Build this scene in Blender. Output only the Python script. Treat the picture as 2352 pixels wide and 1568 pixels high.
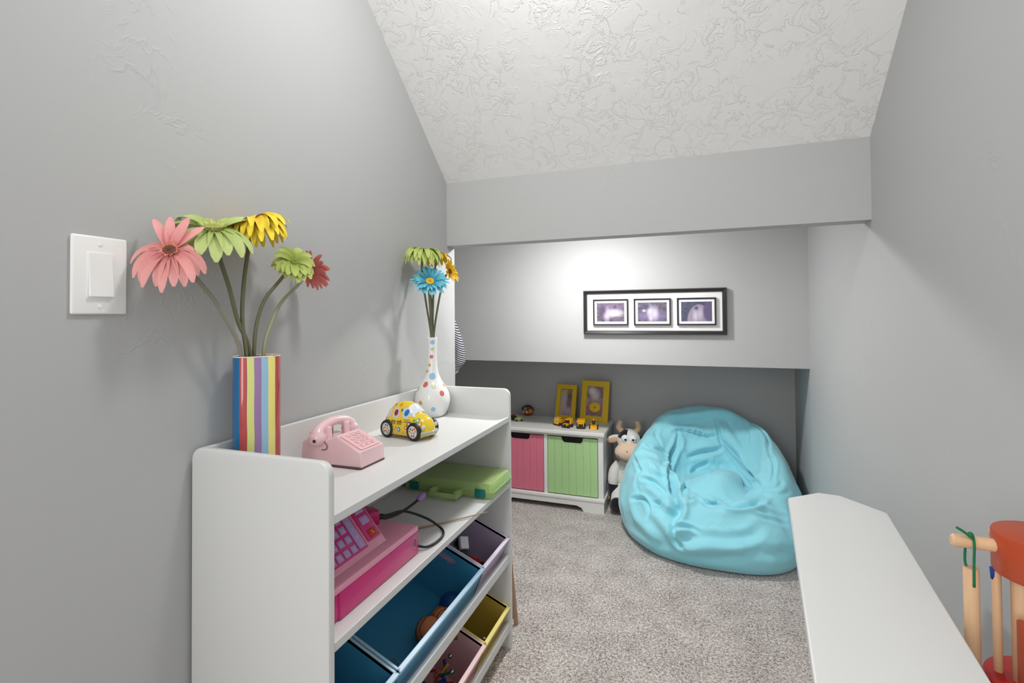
import bpy, bmesh, math, random
from mathutils import Vector, Matrix, Euler, noise
random.seed(7)
PI = math.pi
S = bpy.context.scene
for o in list(bpy.data.objects): bpy.data.objects.remove(o)
C = S.collection

# ------------------------------------------------------------------ camera
cam = bpy.data.cameras.new('camera'); camo = bpy.data.objects.new('camera', cam); C.objects.link(camo)
Rv = Vector((0.93922984, 0.34319953, -0.00783533)); Uv = Vector((0.01314474, -0.01314674, 0.99982717)); Fv = Vector((-0.34303721, 0.93917051, 0.01685908))
m = Matrix((Rv, Uv, -Fv)).transposed().to_4x4(); m.translation = Vector((0, 0, 1.0628))
camo.matrix_world = m
cam.sensor_width = 36; cam.lens = 1130.5 / 2352 * 36; cam.shift_y = -(784 - 705.03) / 2352
cam.clip_start = 0.02; cam.clip_end = 50
S.camera = camo

# ------------------------------------------------------------------ world, lights, exposure
w = bpy.data.worlds.new('world'); S.world = w; w.use_nodes = True
w.node_tree.nodes['Background'].inputs[0].default_value = (1, .985, .96, 1)
w.node_tree.nodes['Background'].inputs[1].default_value = 0.30
def lamp(name, kind, loc, power, size, col=(1, .99, .975), rot=None, sy=None):
    l = bpy.data.lights.new(name, kind); o = bpy.data.objects.new(name, l); C.objects.link(o); o.location = loc
    l.energy = power; l.color = col
    if kind == 'AREA':
        l.size = size
        if sy: l.shape = 'RECTANGLE'; l.size_y = sy
        o.rotation_euler = rot or (0, 0, 0)
    else: l.shadow_soft_size = size
    return o
lamp('ceiling_lamp_light', 'AREA', (-.26, .86, 2.10), 1.8, .16, rot=(0, math.radians(20), 0)).data.shape = 'DISK'
lamp('ceiling_lamp_glow', 'POINT', (-.28, .90, 2.05), 1.0, .07)
lamp('alcove_lamp_light', 'POINT', (-.45, 2.0, 1.455), 2.5, .035)
lamp('alcove_lamp_down', 'AREA', (-.45, 2.0, 1.462), 2.7, .09).data.shape = 'DISK'
lamp('added_fill_light', 'AREA', (-.50, -1.15, 1.35), 10.5, .8, (1, .99, .98), (math.radians(90), 0, math.radians(-58)), 1.6)  # added fill behind the camera, turned to brighten the right wall
S.view_settings.view_transform = 'Standard'; S.view_settings.look = 'None'
S.view_settings.gamma = 1; S.view_settings.use_curve_mapping = False; S.view_settings.exposure = 1.45

# ------------------------------------------------------------------ materials
def srgb(r, g, b):
    f = lambda c: (c / 255 / 12.92) if c / 255 <= .04045 else ((c / 255 + .055) / 1.055) ** 2.4
    return (f(r), f(g), f(b), 1)
MATS = {}
def mat(name, col, rough=.5, metal=0, spec=.5, sheen=0, trans=0, alpha=1, coat=0, ior=1.45, sub=0):
    if name in MATS: return MATS[name]
    M = bpy.data.materials.new(name); M.use_nodes = True
    b = M.node_tree.nodes['Principled BSDF']
    b.inputs['Base Color'].default_value = col if len(col) == 4 else (*col, 1)
    b.inputs['Roughness'].default_value = rough; b.inputs['Metallic'].default_value = metal
    b.inputs['Specular IOR Level'].default_value = spec; b.inputs['Sheen Weight'].default_value = sheen
    b.inputs['Transmission Weight'].default_value = trans; b.inputs['Alpha'].default_value = alpha
    b.inputs['Coat Weight'].default_value = coat; b.inputs['IOR'].default_value = ior
    if sub:
        b.inputs['Subsurface Weight'].default_value = sub; b.inputs['Subsurface Radius'].default_value = (.01, .008, .006)
    MATS[name] = M; return M
def N(M, t, **kw):
    n = M.node_tree.nodes.new(t)
    for k, v in kw.items():
        if k in n.inputs: n.inputs[k].default_value = v
        else: setattr(n, k, v)
    return n
def L(M, a, b): M.node_tree.links.new(a, b)
def bsdf(M): return M.node_tree.nodes['Principled BSDF']
def ramp(M, fac, stops, interp='LINEAR'):
    r = N(M, 'ShaderNodeValToRGB'); r.color_ramp.interpolation = interp
    e = r.color_ramp.elements
    while len(e) < len(stops): e.new(.5)
    for i, (p, c) in enumerate(stops): e[i].position = p; e[i].color = c if len(c) == 4 else (*c, 1)
    L(M, fac, r.inputs['Fac']); return r.outputs['Color']
def bump(M, h, strength, dist, prev=None):
    b = N(M, 'ShaderNodeBump'); b.inputs['Strength'].default_value = strength; b.inputs['Distance'].default_value = dist
    L(M, h, b.inputs['Height'])
    if prev: L(M, prev, b.inputs['Normal'])
    L(M, b.outputs['Normal'], bsdf(M).inputs['Normal']); return b.outputs['Normal']
def math_(M, op, a, b=None, c=None):
    n = N(M, 'ShaderNodeMath', operation=op)
    for i, v in enumerate((a, b, c)):
        if v is None: continue
        if isinstance(v, (int, float)): n.inputs[i].default_value = v
        else: L(M, v, n.inputs[i])
    return n.outputs[0]
def obj_co(M): return N(M, 'ShaderNodeTexCoord').outputs['Object']
def noise_(M, co, scale, detail=2, rough=.5, dist=0, stretch=None):
    if stretch:
        mp = N(M, 'ShaderNodeMapping'); mp.inputs['Scale'].default_value = stretch; L(M, co, mp.inputs[0]); co = mp.outputs[0]
    n = N(M, 'ShaderNodeTexNoise'); n.inputs['Scale'].default_value = scale; n.inputs['Detail'].default_value = detail
    n.inputs['Roughness'].default_value = rough; n.inputs['Distortion'].default_value = dist
    L(M, co, n.inputs['Vector']); return n.outputs['Fac']

def plaster(name, col, amount, scale, fine=.25, mask=(.5, .62)):
    """hand trowelled drywall: thin raised ridges in patches + fine roller stipple"""
    M = mat(name, col, .62, spec=.3); co = obj_co(M)
    n1 = noise_(M, co, scale, 5, .55, .9)
    r = math_(M, 'ABSOLUTE', math_(M, 'SUBTRACT', n1, .5))
    ridge = N(M, 'ShaderNodeMapRange'); ridge.inputs['From Min'].default_value = 0; ridge.inputs['From Max'].default_value = .028
    ridge.inputs['To Min'].default_value = 1; ridge.inputs['To Max'].default_value = 0; L(M, r, ridge.inputs[0])
    n2 = noise_(M, co, scale * .28, 3, .6)
    mk = N(M, 'ShaderNodeMapRange'); mk.inputs['From Min'].default_value = mask[0]; mk.inputs['From Max'].default_value = mask[1]; L(M, n2, mk.inputs[0])
    flat = N(M, 'ShaderNodeMapRange'); flat.inputs['From Min'].default_value = .46; flat.inputs['From Max'].default_value = .56; L(M, n1, flat.inputs[0])
    h = math_(M, 'MULTIPLY', math_(M, 'ADD', ridge.outputs[0], math_(M, 'MULTIPLY', flat.outputs[0], .6)), mk.outputs[0])
    st = noise_(M, co, 260, 2, .5)
    p = bump(M, st, fine, .0006)
    bump(M, h, amount, .0022, p)
    return M
WALL = srgb(184, 185, 185)
m_wall = plaster('wall_paint', WALL, .32, 9, .25, (.60, .70))
m_wall_d = m_wall
m_ceil = plaster('ceiling_plaster', srgb(240, 240, 239), .55, 20, .25, (.36, .50))
m_white = mat('white_laminate', srgb(219, 220, 219), .38, spec=.4)
def gl(name, rgb, rough=.35, **k): return mat(name, srgb(*rgb), rough, **k)

def carpet():
    M = mat('carpet_pile', srgb(150, 142, 138), .95, spec=.1, sheen=.25); co = obj_co(M)
    a = noise_(M, co, 210, 3, .8)
    b = noise_(M, co, 9, 3, .6)
    c = noise_(M, co, 105, 3, .7, .4)
    mix = math_(M, 'ADD', math_(M, 'MULTIPLY', a, .5), math_(M, 'ADD', math_(M, 'MULTIPLY', c, .38), math_(M, 'MULTIPLY', b, .12)))
    col = ramp(M, mix, [(.38, srgb(92, 84, 80)), (.465, srgb(160, 150, 145)), (.53, srgb(202, 194, 189)), (.61, srgb(238, 232, 228))])
    L(M, col, bsdf(M).inputs['Base Color'])
    hh = math_(M, 'ADD', math_(M, 'MULTIPLY', a, .6), c)
    bump(M, hh, .8, .003)
    return M
m_carpet = carpet()

# ------------------------------------------------------------------ object helpers
def link(name, bm, m, parent=None, smooth=False, loc=None, rot=None, autosm=False):
    me = bpy.data.meshes.new(name); bm.normal_update(); bm.to_mesh(me); bm.free()
    for mm in (m if isinstance(m, (list, tuple)) else [m]): me.materials.append(mm)
    if smooth or autosm:
        for p in me.polygons: p.use_smooth = True
    if autosm:
        try: me.set_sharp_from_angle(angle=math.radians(38))
        except Exception: pass
    o = bpy.data.objects.new(name, me); C.objects.link(o)
    if parent: o.parent = parent
    if loc: o.location = loc
    if rot: o.rotation_euler = rot
    return o
def thing(name, label, cat, loc=(0, 0, 0), rot=(0, 0, 0), group=None):
    o = bpy.data.objects.new(name, None); C.objects.link(o); o.empty_display_size = .02
    o.location = loc; o.rotation_euler = rot; return tag(o, label, cat, group)
def tag(o, label, cat, group=None):
    o['label'] = label; o['category'] = cat
    if group: o['group'] = group
    return o
def struct(name, bm, m, parent=None, **k):
    o = link(name, bm, m, parent, **k)
    if not parent: o['kind'] = 'structure'
    return o
def BM(): return bmesh.new()
def T(loc=(0, 0, 0), rot=(0, 0, 0), sc=(1, 1, 1)):
    return Matrix.LocRotScale(Vector(loc), Euler(rot), Vector(sc))
def box(bm, lo, hi, bev=0, seg=2, mtx=None, mi=0):
    c = [(a + b) / 2 for a, b in zip(lo, hi)]; s = [abs(b - a) for a, b in zip(lo, hi)]
    r = bmesh.ops.create_cube(bm, size=1, matrix=T(c, sc=s))
    vs = r['verts']
    if bev:
        es = list({e for v in vs for e in v.link_edges})
        rr = bmesh.ops.bevel(bm, geom=es, offset=min(bev, min(s) * .49), segments=seg, profile=.5, affect='EDGES')
        vs = list({v for f in rr['faces'] for v in f.verts} | {v for v in vs if v.is_valid})
    if mi:
        for f in {f for v in vs for f in v.link_faces}: f.material_index = mi
    if mtx: bmesh.ops.transform(bm, matrix=mtx, verts=vs)
    return vs
def cyl(bm, r, h, loc=(0, 0, 0), rot=(0, 0, 0), seg=24, r2=None, bev=0, mi=0):
    rr = bmesh.ops.create_cone(bm, cap_ends=True, segments=seg, radius1=r, radius2=r if r2 is None else r2, depth=h)
    vs = rr['verts']
    if bev:
        es = [e for e in {e for v in vs for e in v.link_edges} if abs(e.verts[0].co.z - e.verts[1].co.z) < 1e-6]
        q = bmesh.ops.bevel(bm, geom=es, offset=bev, segments=2, profile=.5, affect='EDGES')
        vs = list({v for f in q['faces'] for v in f.verts} | {v for v in vs if v.is_valid})
    if mi:
        for f in {f for v in vs for f in v.link_faces}: f.material_index = mi
    bmesh.ops.transform(bm, matrix=T(loc, rot), verts=vs); return vs
def sph(bm, r, loc=(0, 0, 0), sc=(1, 1, 1), rot=(0, 0, 0), u=20, v=12, mi=0):
    q = bmesh.ops.create_uvsphere(bm, u_segments=u, v_segments=v, radius=r, matrix=T(loc, rot, sc))
    if mi:
        for f in {f for vv in q['verts'] for f in vv.link_faces}: f.material_index = mi
    return q['verts']
def catmull(pts, n=6):
    P = [Vector(p) for p in pts]; P = [2 * P[0] - P[1]] + P + [2 * P[-1] - P[-2]]; out = []
    for i in range(1, len(P) - 2):
        for k in range(n):
            t = k / n; a, b, c, d = P[i - 1:i + 3]
            out.append(.5 * ((2 * b) + (c - a) * t + (2 * a - 5 * b + 4 * c - d) * t * t + (3 * b - a - 3 * c + d) * t ** 3))
    out.append(P[-2]); return out
def tube(bm, pts, r, seg=10, n=6, smooth=True, cap=True):
    P = catmull(pts, n) if smooth else [Vector(p) for p in pts]
    up = Vector((0, 0, 1)); rings = []; prev = None
    for i, p in enumerate(P):
        d = (P[min(i + 1, len(P) - 1)] - P[max(i - 1, 0)]).normalized()
        if prev is None:
            a = d.cross(up) if abs(d.z) < .95 else d.cross(Vector((1, 0, 0)))
        else: a = prev - d * prev.dot(d)
        a.normalize(); prev = a; b = d.cross(a)
        rr = r(i / (len(P) - 1)) if callable(r) else r
        rings.append([bm.verts.new(p + (a * math.cos(2 * PI * k / seg) + b * math.sin(2 * PI * k / seg)) * rr) for k in range(seg)])
    for i in range(len(rings) - 1):
        for k in range(seg): bm.faces.new((rings[i][k], rings[i][(k + 1) % seg], rings[i + 1][(k + 1) % seg], rings[i + 1][k]))
    if cap: bm.faces.new(rings[0][::-1]); bm.faces.new(rings[-1])
def lathe(bm, prof, seg=48, sx=1, sy=1, closed=False):
    rings = []
    for r, z in prof:
        if r < 1e-6: rings.append([bm.verts.new((0, 0, z))])
        else: rings.append([bm.verts.new((r * sx * math.cos(2 * PI * k / seg), r * sy * math.sin(2 * PI * k / seg), z)) for k in range(seg)])
    for a, b in zip(rings, rings[1:]):
        for k in range(seg):
            q = [a[k % len(a)], a[(k + 1) % len(a)], b[(k + 1) % len(b)], b[k % len(b)]]
            u = []
            for v in q:
                if v not in u: u.append(v)
            if len(u) > 2:
                try: bm.faces.new(u)
                except ValueError: pass
def prism(bm, poly, z0, z1, bev=0, seg=2, mtx=None, mi=0):
    """extrude a polygon given in local xy from z0 to z1"""
    a = [bm.verts.new((x, y, z0)) for x, y in poly]; b = [bm.verts.new((x, y, z1)) for x, y in poly]
    n = len(poly); fs = [bm.faces.new(a[::-1]), bm.faces.new(b)]
    for i in range(n): fs.append(bm.faces.new((a[i], a[(i + 1) % n], b[(i + 1) % n], b[i])))
    bmesh.ops.recalc_face_normals(bm, faces=fs)
    vs = a + b
    if bev:
        es = list({e for e in fs[0].edges} | {e for e in fs[1].edges})
        r = bmesh.ops.bevel(bm, geom=es, offset=bev, segments=seg, profile=.5, affect='EDGES')
        vs = list({v for f in r['faces'] for v in f.verts} | {v for v in vs if v.is_valid})
    if mi:
        for f in {f for v in vs for f in v.link_faces}: f.material_index = mi
    if mtx: bmesh.ops.transform(bm, matrix=mtx, verts=vs)
    return vs
def rrect(x0, y0, x1, y1, r, n=5, corners=(1, 1, 1, 1)):
    """rounded rectangle outline, corners: (x0y0, x1y0, x1y1, x0y1)"""
    out = []
    for i, (cx, cy, a0) in enumerate(((x0 + r, y0 + r, PI), (x1 - r, y0 + r, 1.5 * PI), (x1 - r, y1 - r, 0), (x0 + r, y1 - r, .5 * PI))):
        if corners[i]:
            for k in range(n + 1):
                a = a0 + k / n * PI / 2; out.append((cx + r * math.cos(a), cy + r * math.sin(a)))
        else: out.append(((x0, y0), (x1, y0), (x1, y1), (x0, y1))[i])
    return out
# prism frames: local xy -> world planes
XZ = Matrix(((1, 0, 0, 0), (0, 0, -1, 0), (0, 1, 0, 0), (0, 0, 0, 1)))      # local (x,y,z) -> world (x,-z,y)
YZ = Matrix(((0, 0, 1, 0), (1, 0, 0, 0), (0, 1, 0, 0), (0, 0, 0, 1)))       # local (x,y,z) -> world (z,x,y)
def dup(root, loc=None, rot=None, label=None, parent=None):
    r = root.copy(); C.objects.link(r)
    if parent: r.parent = parent
    if loc is not None: r.location = loc
    if rot is not None: r.rotation_euler = rot
    if label: r['label'] = label
    for ch in list(root.children): dup(ch, parent=r)
    return r
def text(name, body, size, m, parent, mtx, depth=.0002, align='CENTER'):
    cu = bpy.data.curves.new(name, 'FONT'); cu.body = body; cu.size = size; cu.extrude = depth; cu.align_x = align; cu.align_y = 'CENTER'
    cu.resolution_u = 2
    t = bpy.data.objects.new(name + '_tmp', cu); C.objects.link(t)
    dg = bpy.context.evaluated_depsgraph_get(); me = bpy.data.meshes.new_from_object(t.evaluated_get(dg))
    bpy.data.objects.remove(t); bpy.data.curves.remove(cu)
    me.name = name; me.materials.clear(); me.materials.append(m)
    o = bpy.data.objects.new(name, me); C.objects.link(o); o.parent = parent; o.matrix_basis = mtx; return o

# ================================================================== ROOM
A, B = -.8692, .485
YH, YH2, ZHB, ZHT = 1.665, 1.7315, 1.3277, 1.5625
YP, ZP, YW = 2.488, .817, 3.02
SL = .8544
ZF = 2.42; YF = YH - (ZF - ZHT) / SL
AL = -1.65            # far left side of the alcove
YB = -1.3
t_ = .12
def quadwall(name, lo, hi, m):
    b = BM(); box(b, lo, hi); return struct(name, b, m)
quadwall('floor', (AL - t_, YB - .6, -.1), (B + .3, YW + t_, 0), m_carpet)
# left wall stops just past the header; its end is the corner of the alcove
b = BM(); box(b, (A - .12, YB, 0), (A, YH2 - .004, ZF)); struct('wall_left', b, m_wall)
# right wall: straight, then flares a touch inside the low recess
b = BM()
pts = [(B, YB), (B, YP), (.518, YW + .02), (B + .2, YW + .02), (B + .2, YB)]
prism(b, pts, 0, ZF); struct('wall_right', b, m_wall)
quadwall('wall_back_lower', (AL, YW, 0), (B + .2, YW + t_, ZP + .05), m_wall)
b = BM(); box(b, (AL, YP, ZP), (B + .01, YW + t_, ZHT + .2)); struct('wall_back_upper', b, m_wall)
quadwall('wall_alcove_left', (AL - t_, YH, 0), (AL, YW + t_, ZHT + .2), m_wall)
quadwall('wall_alcove_front', (AL, YH2 - .124, 0), (A - .121, YH2 - .004, ZHT + .2), m_wall)
b = BM(); box(b, (AL, YH2 - .0, ZHT), (B + .01, YP, ZHT + .2)); struct('ceiling_alcove', b, m_ceil)
b = BM(); box(b, (A, YH, ZHB), (B + .01, YH2, ZHT + .15)); struct('trim_1', b, m_wall)
# sloped stair soffit
b = BM()
prism(b, [(YH + .004, ZHT), (YH + .004, ZHT + .14), (YF, ZF + .14), (YF, ZF)], A - .05, B + .05, mtx=YZ); struct('ceiling', b, m_ceil)
quadwall('ceiling_flat', (A - .05, YB, ZF), (B + .05, YF, ZF + .12), m_ceil)
# wall behind the camera with a doorway
b = BM()
box(b, (A - .12, YB - .1, 0), (-.62, YB, ZF)); box(b, (.30, YB - .1, 0), (B + .2, YB, ZF)); box(b, (-.62, YB - .1, 2.1), (.30, YB, ZF))
struct('wall_front', b, m_wall)
# baseboard along the recessed back wall
b = BM(); prism(b, [(0, 0), (-.012, 0), (-.012, .062), (-.006, .075), (0, .075)], AL, .5, mtx=Matrix.Translation((0, YW, 0)) @ YZ)
struct('baseboard_back', b, m_white)

# ================================================================== SWITCH
m_plate = gl('switch_plastic', (243, 243, 241), .25)
sw = thing('light_switch', 'white rocker light switch on the grey wall left of the flowers', 'light switch', (A, .499, 1.13))
b = BM(); vs = box(b, (0, -.0385, -.0605), (.006, .0385, .0605), .0035, 3); link('cover_plate', b, m_plate, sw, autosm=True)
b = BM(); box(b, (.004, -.019, -.036), (.0072, .019, .036), .0012); link('rocker_frame', b, m_plate, sw, autosm=True)
b = BM(); prism(b, [(-.033, .0065), (-.033, .0115), (0, .0088), (.033, .0072), (.033, .0065)], -.0165, .0165, .0006, mtx=Matrix(((0, 1, 0, 0), (0, 0, 1, 0), (1, 0, 0, 0), (0, 0, 0, 1)))); link('rocker', b, m_plate, sw)
for z in (-.048, .048):
    b = BM(); cyl(b, .0028, .0012, (.0066, 0, z), (0, PI / 2, 0), 16); box(b, (.0071, -.0003, z - .0024), (.0075, .0003, z + .0024)); link('screw', b, m_plate, sw)

# ================================================================== TOY SHELF UNIT
XS = -.554; XB = A + .006; SY0, SY1 = .648, 1.501; ST = .015; SH = .826
shelf = thing('toy_organizer', 'tall white toy organizer with side panels, two shelves and slanted bins', 'shelf', (0, 0, 0))
def side_panel(y0):
    b = BM(); prism(b, rrect(XB, 0, XS, SH, .022, 6, (0, 0, 1, 1)), 0, ST, .003, 2, Matrix.Translation((0, y0 + ST, 0)) @ XZ)
    return link('side_panel', b, m_white, shelf, autosm=True)
side_panel(SY0); side_panel(SY1 - ST)
b = BM(); box(b, (XB + .002, SY0 + ST, .70), (XB + .012, SY1 - ST, .822), .002); link('back_rail', b, m_white, shelf)
b = BM(); box(b, (XB, SY0 + ST, .45), (XB + .006, SY1 - ST, .70)); link('back_panel', b, m_white, shelf)
b = BM(); box(b, (XB + .008, SY0 + ST, .722), (XS - .001, SY1 - ST, .738), .0015); link('shelf_board', b, m_white, shelf)
b = BM(); box(b, (XB + .008, SY0 + ST, .514), (XS - .001, SY1 - ST, .530), .0015); link('shelf_board', b, m_white, shelf)
def rail(x, z, h=.028, d=.012):
    b = BM(); box(b, (x - d, SY0 + ST, z - h / 2), (x, SY1 - ST, z + h / 2), .002); return link('bin_rail', b, m_white, shelf)
rail(-.558, .285); rail(-.558, .070)
for x, z in ((-.80, .40), (-.80, .19)):
    b = BM(); cyl(b, .006, SY1 - SY0 - 2 * ST, (x, (SY0 + SY1) / 2, z), (PI / 2, 0, 0), 12); link('bin_rod', b, m_white, shelf)

W_H = lambda w: w > .25
# bins: local frame, x = from front rim towards back, z up; tilted 22 deg
def bin_(label, y0, y1, z, rgb, rim_rgb=None, handle=True):
    handle = W_H(y1 - y0)
    W = y1 - y0; D = .235; H = .15; tk = .004
    t = thing('storage_bin', label, 'bin', (XS - .004, y0, z), (0, math.radians(22), 0), 'storage bins in the white organizer')
    m = mat('bin_' + '_'.join(map(str, rgb)), srgb(*rgb), .42, sub=0)
    def wall(name, pts, axis):
        b = BM(); return b
    # local x negative = towards the wall; rim plane z=0
    b = BM(); box(b, (-D, .002, -H), (0, W - .002, -H + tk)); link('bin_floor', b, m, t)
    b = BM(); box(b, (-tk, .002, -H), (0, W - .002, 0)); link('front_wall', b, m, t)
    b = BM(); box(b, (-D, .002, -H), (-D + tk, W - .002, 0)); link('back_wall', b, m, t)
    for y in (.002, W - .002 - tk):
        b = BM()
        # side wall with an oval hand hole
        n = 20; outer = [(-D, -H), (0, -H), (0, 0), (-D, 0)]
        hole = [(-D / 2 + (.030 if math.cos(a) > 0 else -.030) + .011 * math.cos(a), -.03 + .011 * math.sin(a)) for a in [2 * PI * (k + .5) / n for k in range(n)]]
        if not handle: box(b, (-D, y, -H), (0, y + tk, 0))
        else:
            def ray(px, pz):
                dx, dz = px + D / 2, pz + .03
                s = min(((0 if dx > 0 else -D) + D / 2) / dx if abs(dx) > 1e-9 else 9e9, ((0 if dz > 0 else -H) + .03) / dz if abs(dz) > 1e-9 else 9e9)
                return (-D / 2 + dx * s, -.03 + dz * s)
            ang = sorted({round(math.atan2(z_ + .03, x_ + D / 2), 5) for x_, z_ in outer} | {round(2 * PI * (k + .5) / n - PI, 5) for k in range(n)})
            def holept(a):
                dx, dz = math.cos(a), math.sin(a)
                # stadium radius along a
                lo, hi = 0, .1
                for _ in range(24):
                    mid = (lo + hi) / 2; qx, qz = dx * mid, dz * mid
                    d = math.hypot(max(abs(qx) - .028, 0), qz)
                    if d < .011: lo = mid
                    else: hi = mid
                return (-D / 2 + dx * lo, -.03 + dz * lo)
            I = [holept(a) for a in ang]; O = [ray(-D / 2 + math.cos(a), -.03 + math.sin(a)) for a in ang]
            vi = [[b.verts.new((x, yy, z_)) for x, z_ in I] for yy in (y, y + tk)]; vo = [[b.verts.new((x, yy, z_)) for x, z_ in O] for yy in (y, y + tk)]
            k = len(ang)
            for i in range(k):
                j = (i + 1) % k
                for s in (0, 1):
                    f = (vi[s][i], vi[s][j], vo[s][j], vo[s][i]); b.faces.new(f if s else f[::-1])
                b.faces.new((vi[0][i], vi[0][j], vi[1][j], vi[1][i])); b.faces.new((vo[0][i], vo[1][i], vo[1][j], vo[0][j]))
        link('side_wall', b, m, t)
    # folded rim
    b = BM(); r = .006
    for lo, hi in (((-r * 1.4, 0, -.008), (r * .5, W, .002)), ((-D - r * .5, 0, -.008), (-D + r, W, .002)), ((-D, 0, -.008), (0, r, .002)), ((-D, W - r, -.008), (0, W, .002))):
        box(b, lo, hi, .0015)
    mr = mat('rim_' + '_'.join(map(str, rim_rgb or rgb)), srgb(*(rim_rgb or rgb)), .35)
    link('rim', b, mr, t)
    return t
bin_('small pale purple bin at the far end of the upper row', 1.283, 1.484, .352, (190, 176, 202), (226, 214, 232))
bin_('wide blue bin holding small basketballs in the upper row', .856, 1.281, .352, (64, 150, 190), (170, 205, 228))
bin_('small blue bin at the near end of the upper row', .666, .852, .352, (70, 160, 200), (170, 205, 228))
bin_('small yellow bin at the far end of the lower row', 1.292, 1.484, .134, (216, 190, 84), (246, 226, 140))
bin_('pale pink bin of coloured magnetic sticks in the lower row', .97, 1.290, .134, (226, 178, 180), (248, 214, 214))

def binpt(x, z, y, z0=.352):
    a = math.radians(22); return (XS - .004 + x * math.cos(a) + z * math.sin(a), y, z0 - x * math.sin(a) + z * math.cos(a))

# ================================================================== THINGS IN THE BINS
m_ball = gl('ball_rubber', (232, 138, 88), .5); m_seam = gl('ball_seam', (38, 24, 20), .6)
def basketball(label, r, loc, rot):
    t = thing('toy_basketball', label, 'ball', loc, rot, 'miniature basketballs in the blue bin')
    b = BM(); sph(b, r, u=32, v=20); link('ball_skin', b, m_ball, t, smooth=True)
    b = BM()
    def ring(f):
        tube(b, [Vector(f(2 * PI * k / 36)).normalized() * r * 1.003 for k in range(37)], r * .032, 5, 1, False, False)
    ring(lambda a: (math.cos(a), math.sin(a), 0)); ring(lambda a: (0, math.cos(a), math.sin(a)))
    ring(lambda a: (math.cos(a), .45 * math.sin(a), .45 + .25 * math.cos(2 * a))); ring(lambda a: (math.cos(a), .45 * math.sin(a), -.45 - .25 * math.cos(2 * a)))
    link('seam_lines', b, m_seam, t, smooth=True)
basketball('nearer and larger of the two orange toy basketballs in the wide blue bin', .0335, binpt(-.040, -.108, 1.108), (.5, .7, .2))
basketball('farther and smaller orange toy basketball, beside the dark blue ball', .0290, binpt(-.036, -.110, 1.168), (1.5, .3, .9))
b = BM(); sph(b, .032, u=28, v=18); o = link('toy_ball', b, gl('blue_ball', (14, 72, 140), .45), smooth=True, loc=binpt(-.040, -.110, 1.228)); tag(o, 'dark blue toy ball behind the orange basketballs in the blue bin', 'ball')
t = thing('toy_purse', 'small lilac toy purse with a thin string loop in the wide blue bin', 'toy', binpt(-.03, -.142, 1.0), (0, math.radians(22), .4))
b = BM(); box(b, (-.02, -.016, 0), (.02, .016, .014), .005, 3); link('pouch', b, gl('lilac_plastic', (170, 140, 196), .35), t, smooth=True)
b = BM(); tube(b, [(-.018, -.006, .01), (-.034, -.016, .016), (-.046, .0, .012), (-.036, .02, .01), (-.018, .01, .01)], .0012, 6); link('string_loop', b, gl('purse_string', (150, 140, 130), .7), t, smooth=True)

m_blk = gl('black_plastic', (22, 22, 26), .35); m_wht = gl('white_plastic', (232, 232, 236), .35); m_red = gl('red_plastic', (196, 44, 36), .35)
m_gry = gl('grey_plastic', (120, 122, 128), .35); m_chrome = mat('chrome', srgb(200, 202, 206), .18, 1)
def wheel(parent, loc, r, wd, mt=None, name='wheel', rot=(PI / 2, 0, 0)):
    b = BM(); cyl(b, r, wd, loc, rot, 16, bev=r * .15); return link(name, b, mt or m_blk, parent, autosm=True)
t = thing('toy_truck', 'black and white toy truck tipped up in the pale purple bin', 'toy', (-.652, 1.335, .366), (-.3, .8, -1.0)); t.scale = (1.1, 1.1, 1.1)
b = BM(); box(b, (-.03, -.013, -.008), (.03, .013, .006), .002); link('chassis', b, m_blk, t)
b = BM(); box(b, (-.028, -.012, .006), (.004, .012, .022), .002); link('cargo_box', b, m_wht, t)
b = BM(); box(b, (.006, -.012, .006), (.026, .012, .018), .003); link('cab', b, m_blk, t)
for x in (-.019, .019):
    for y in (-.015, .015): wheel(t, (x, y, -.008), .007, .005)
t = thing('toy_race_car', 'small red toy car with black wheels in the pale purple bin', 'toy', (-.628, 1.375, .312), (0, .38, 1.2)); t.scale = (1.2, 1.2, 1.2)
b = BM(); prism(b, [(-.024, 0), (.026, 0), (.022, .006), (.006, .008), (0, .014), (-.012, .014), (-.018, .008), (-.024, .008)], -.01, .01, .001, mtx=XZ); link('car_body', b, m_red, t)
for x in (-.016, .016):
    for y in (-.012, .012): wheel(t, (x, y, .001), .006, .005)
t = thing('toy_clip', 'small grey and silver clip lying in the yellow bin', 'toy', (-.592, 1.352, .100), (-1.0, .3, .1))
b = BM(); box(b, (-.005, -.017, -.002), (.005, .017, .003), .0015); link('clip_body', b, m_gry, t, smooth=False)
b = BM(); box(b, (-.003, -.014, .003), (.003, -.004, .005), .0005); link('clip_plate', b, m_chrome, t)
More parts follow.
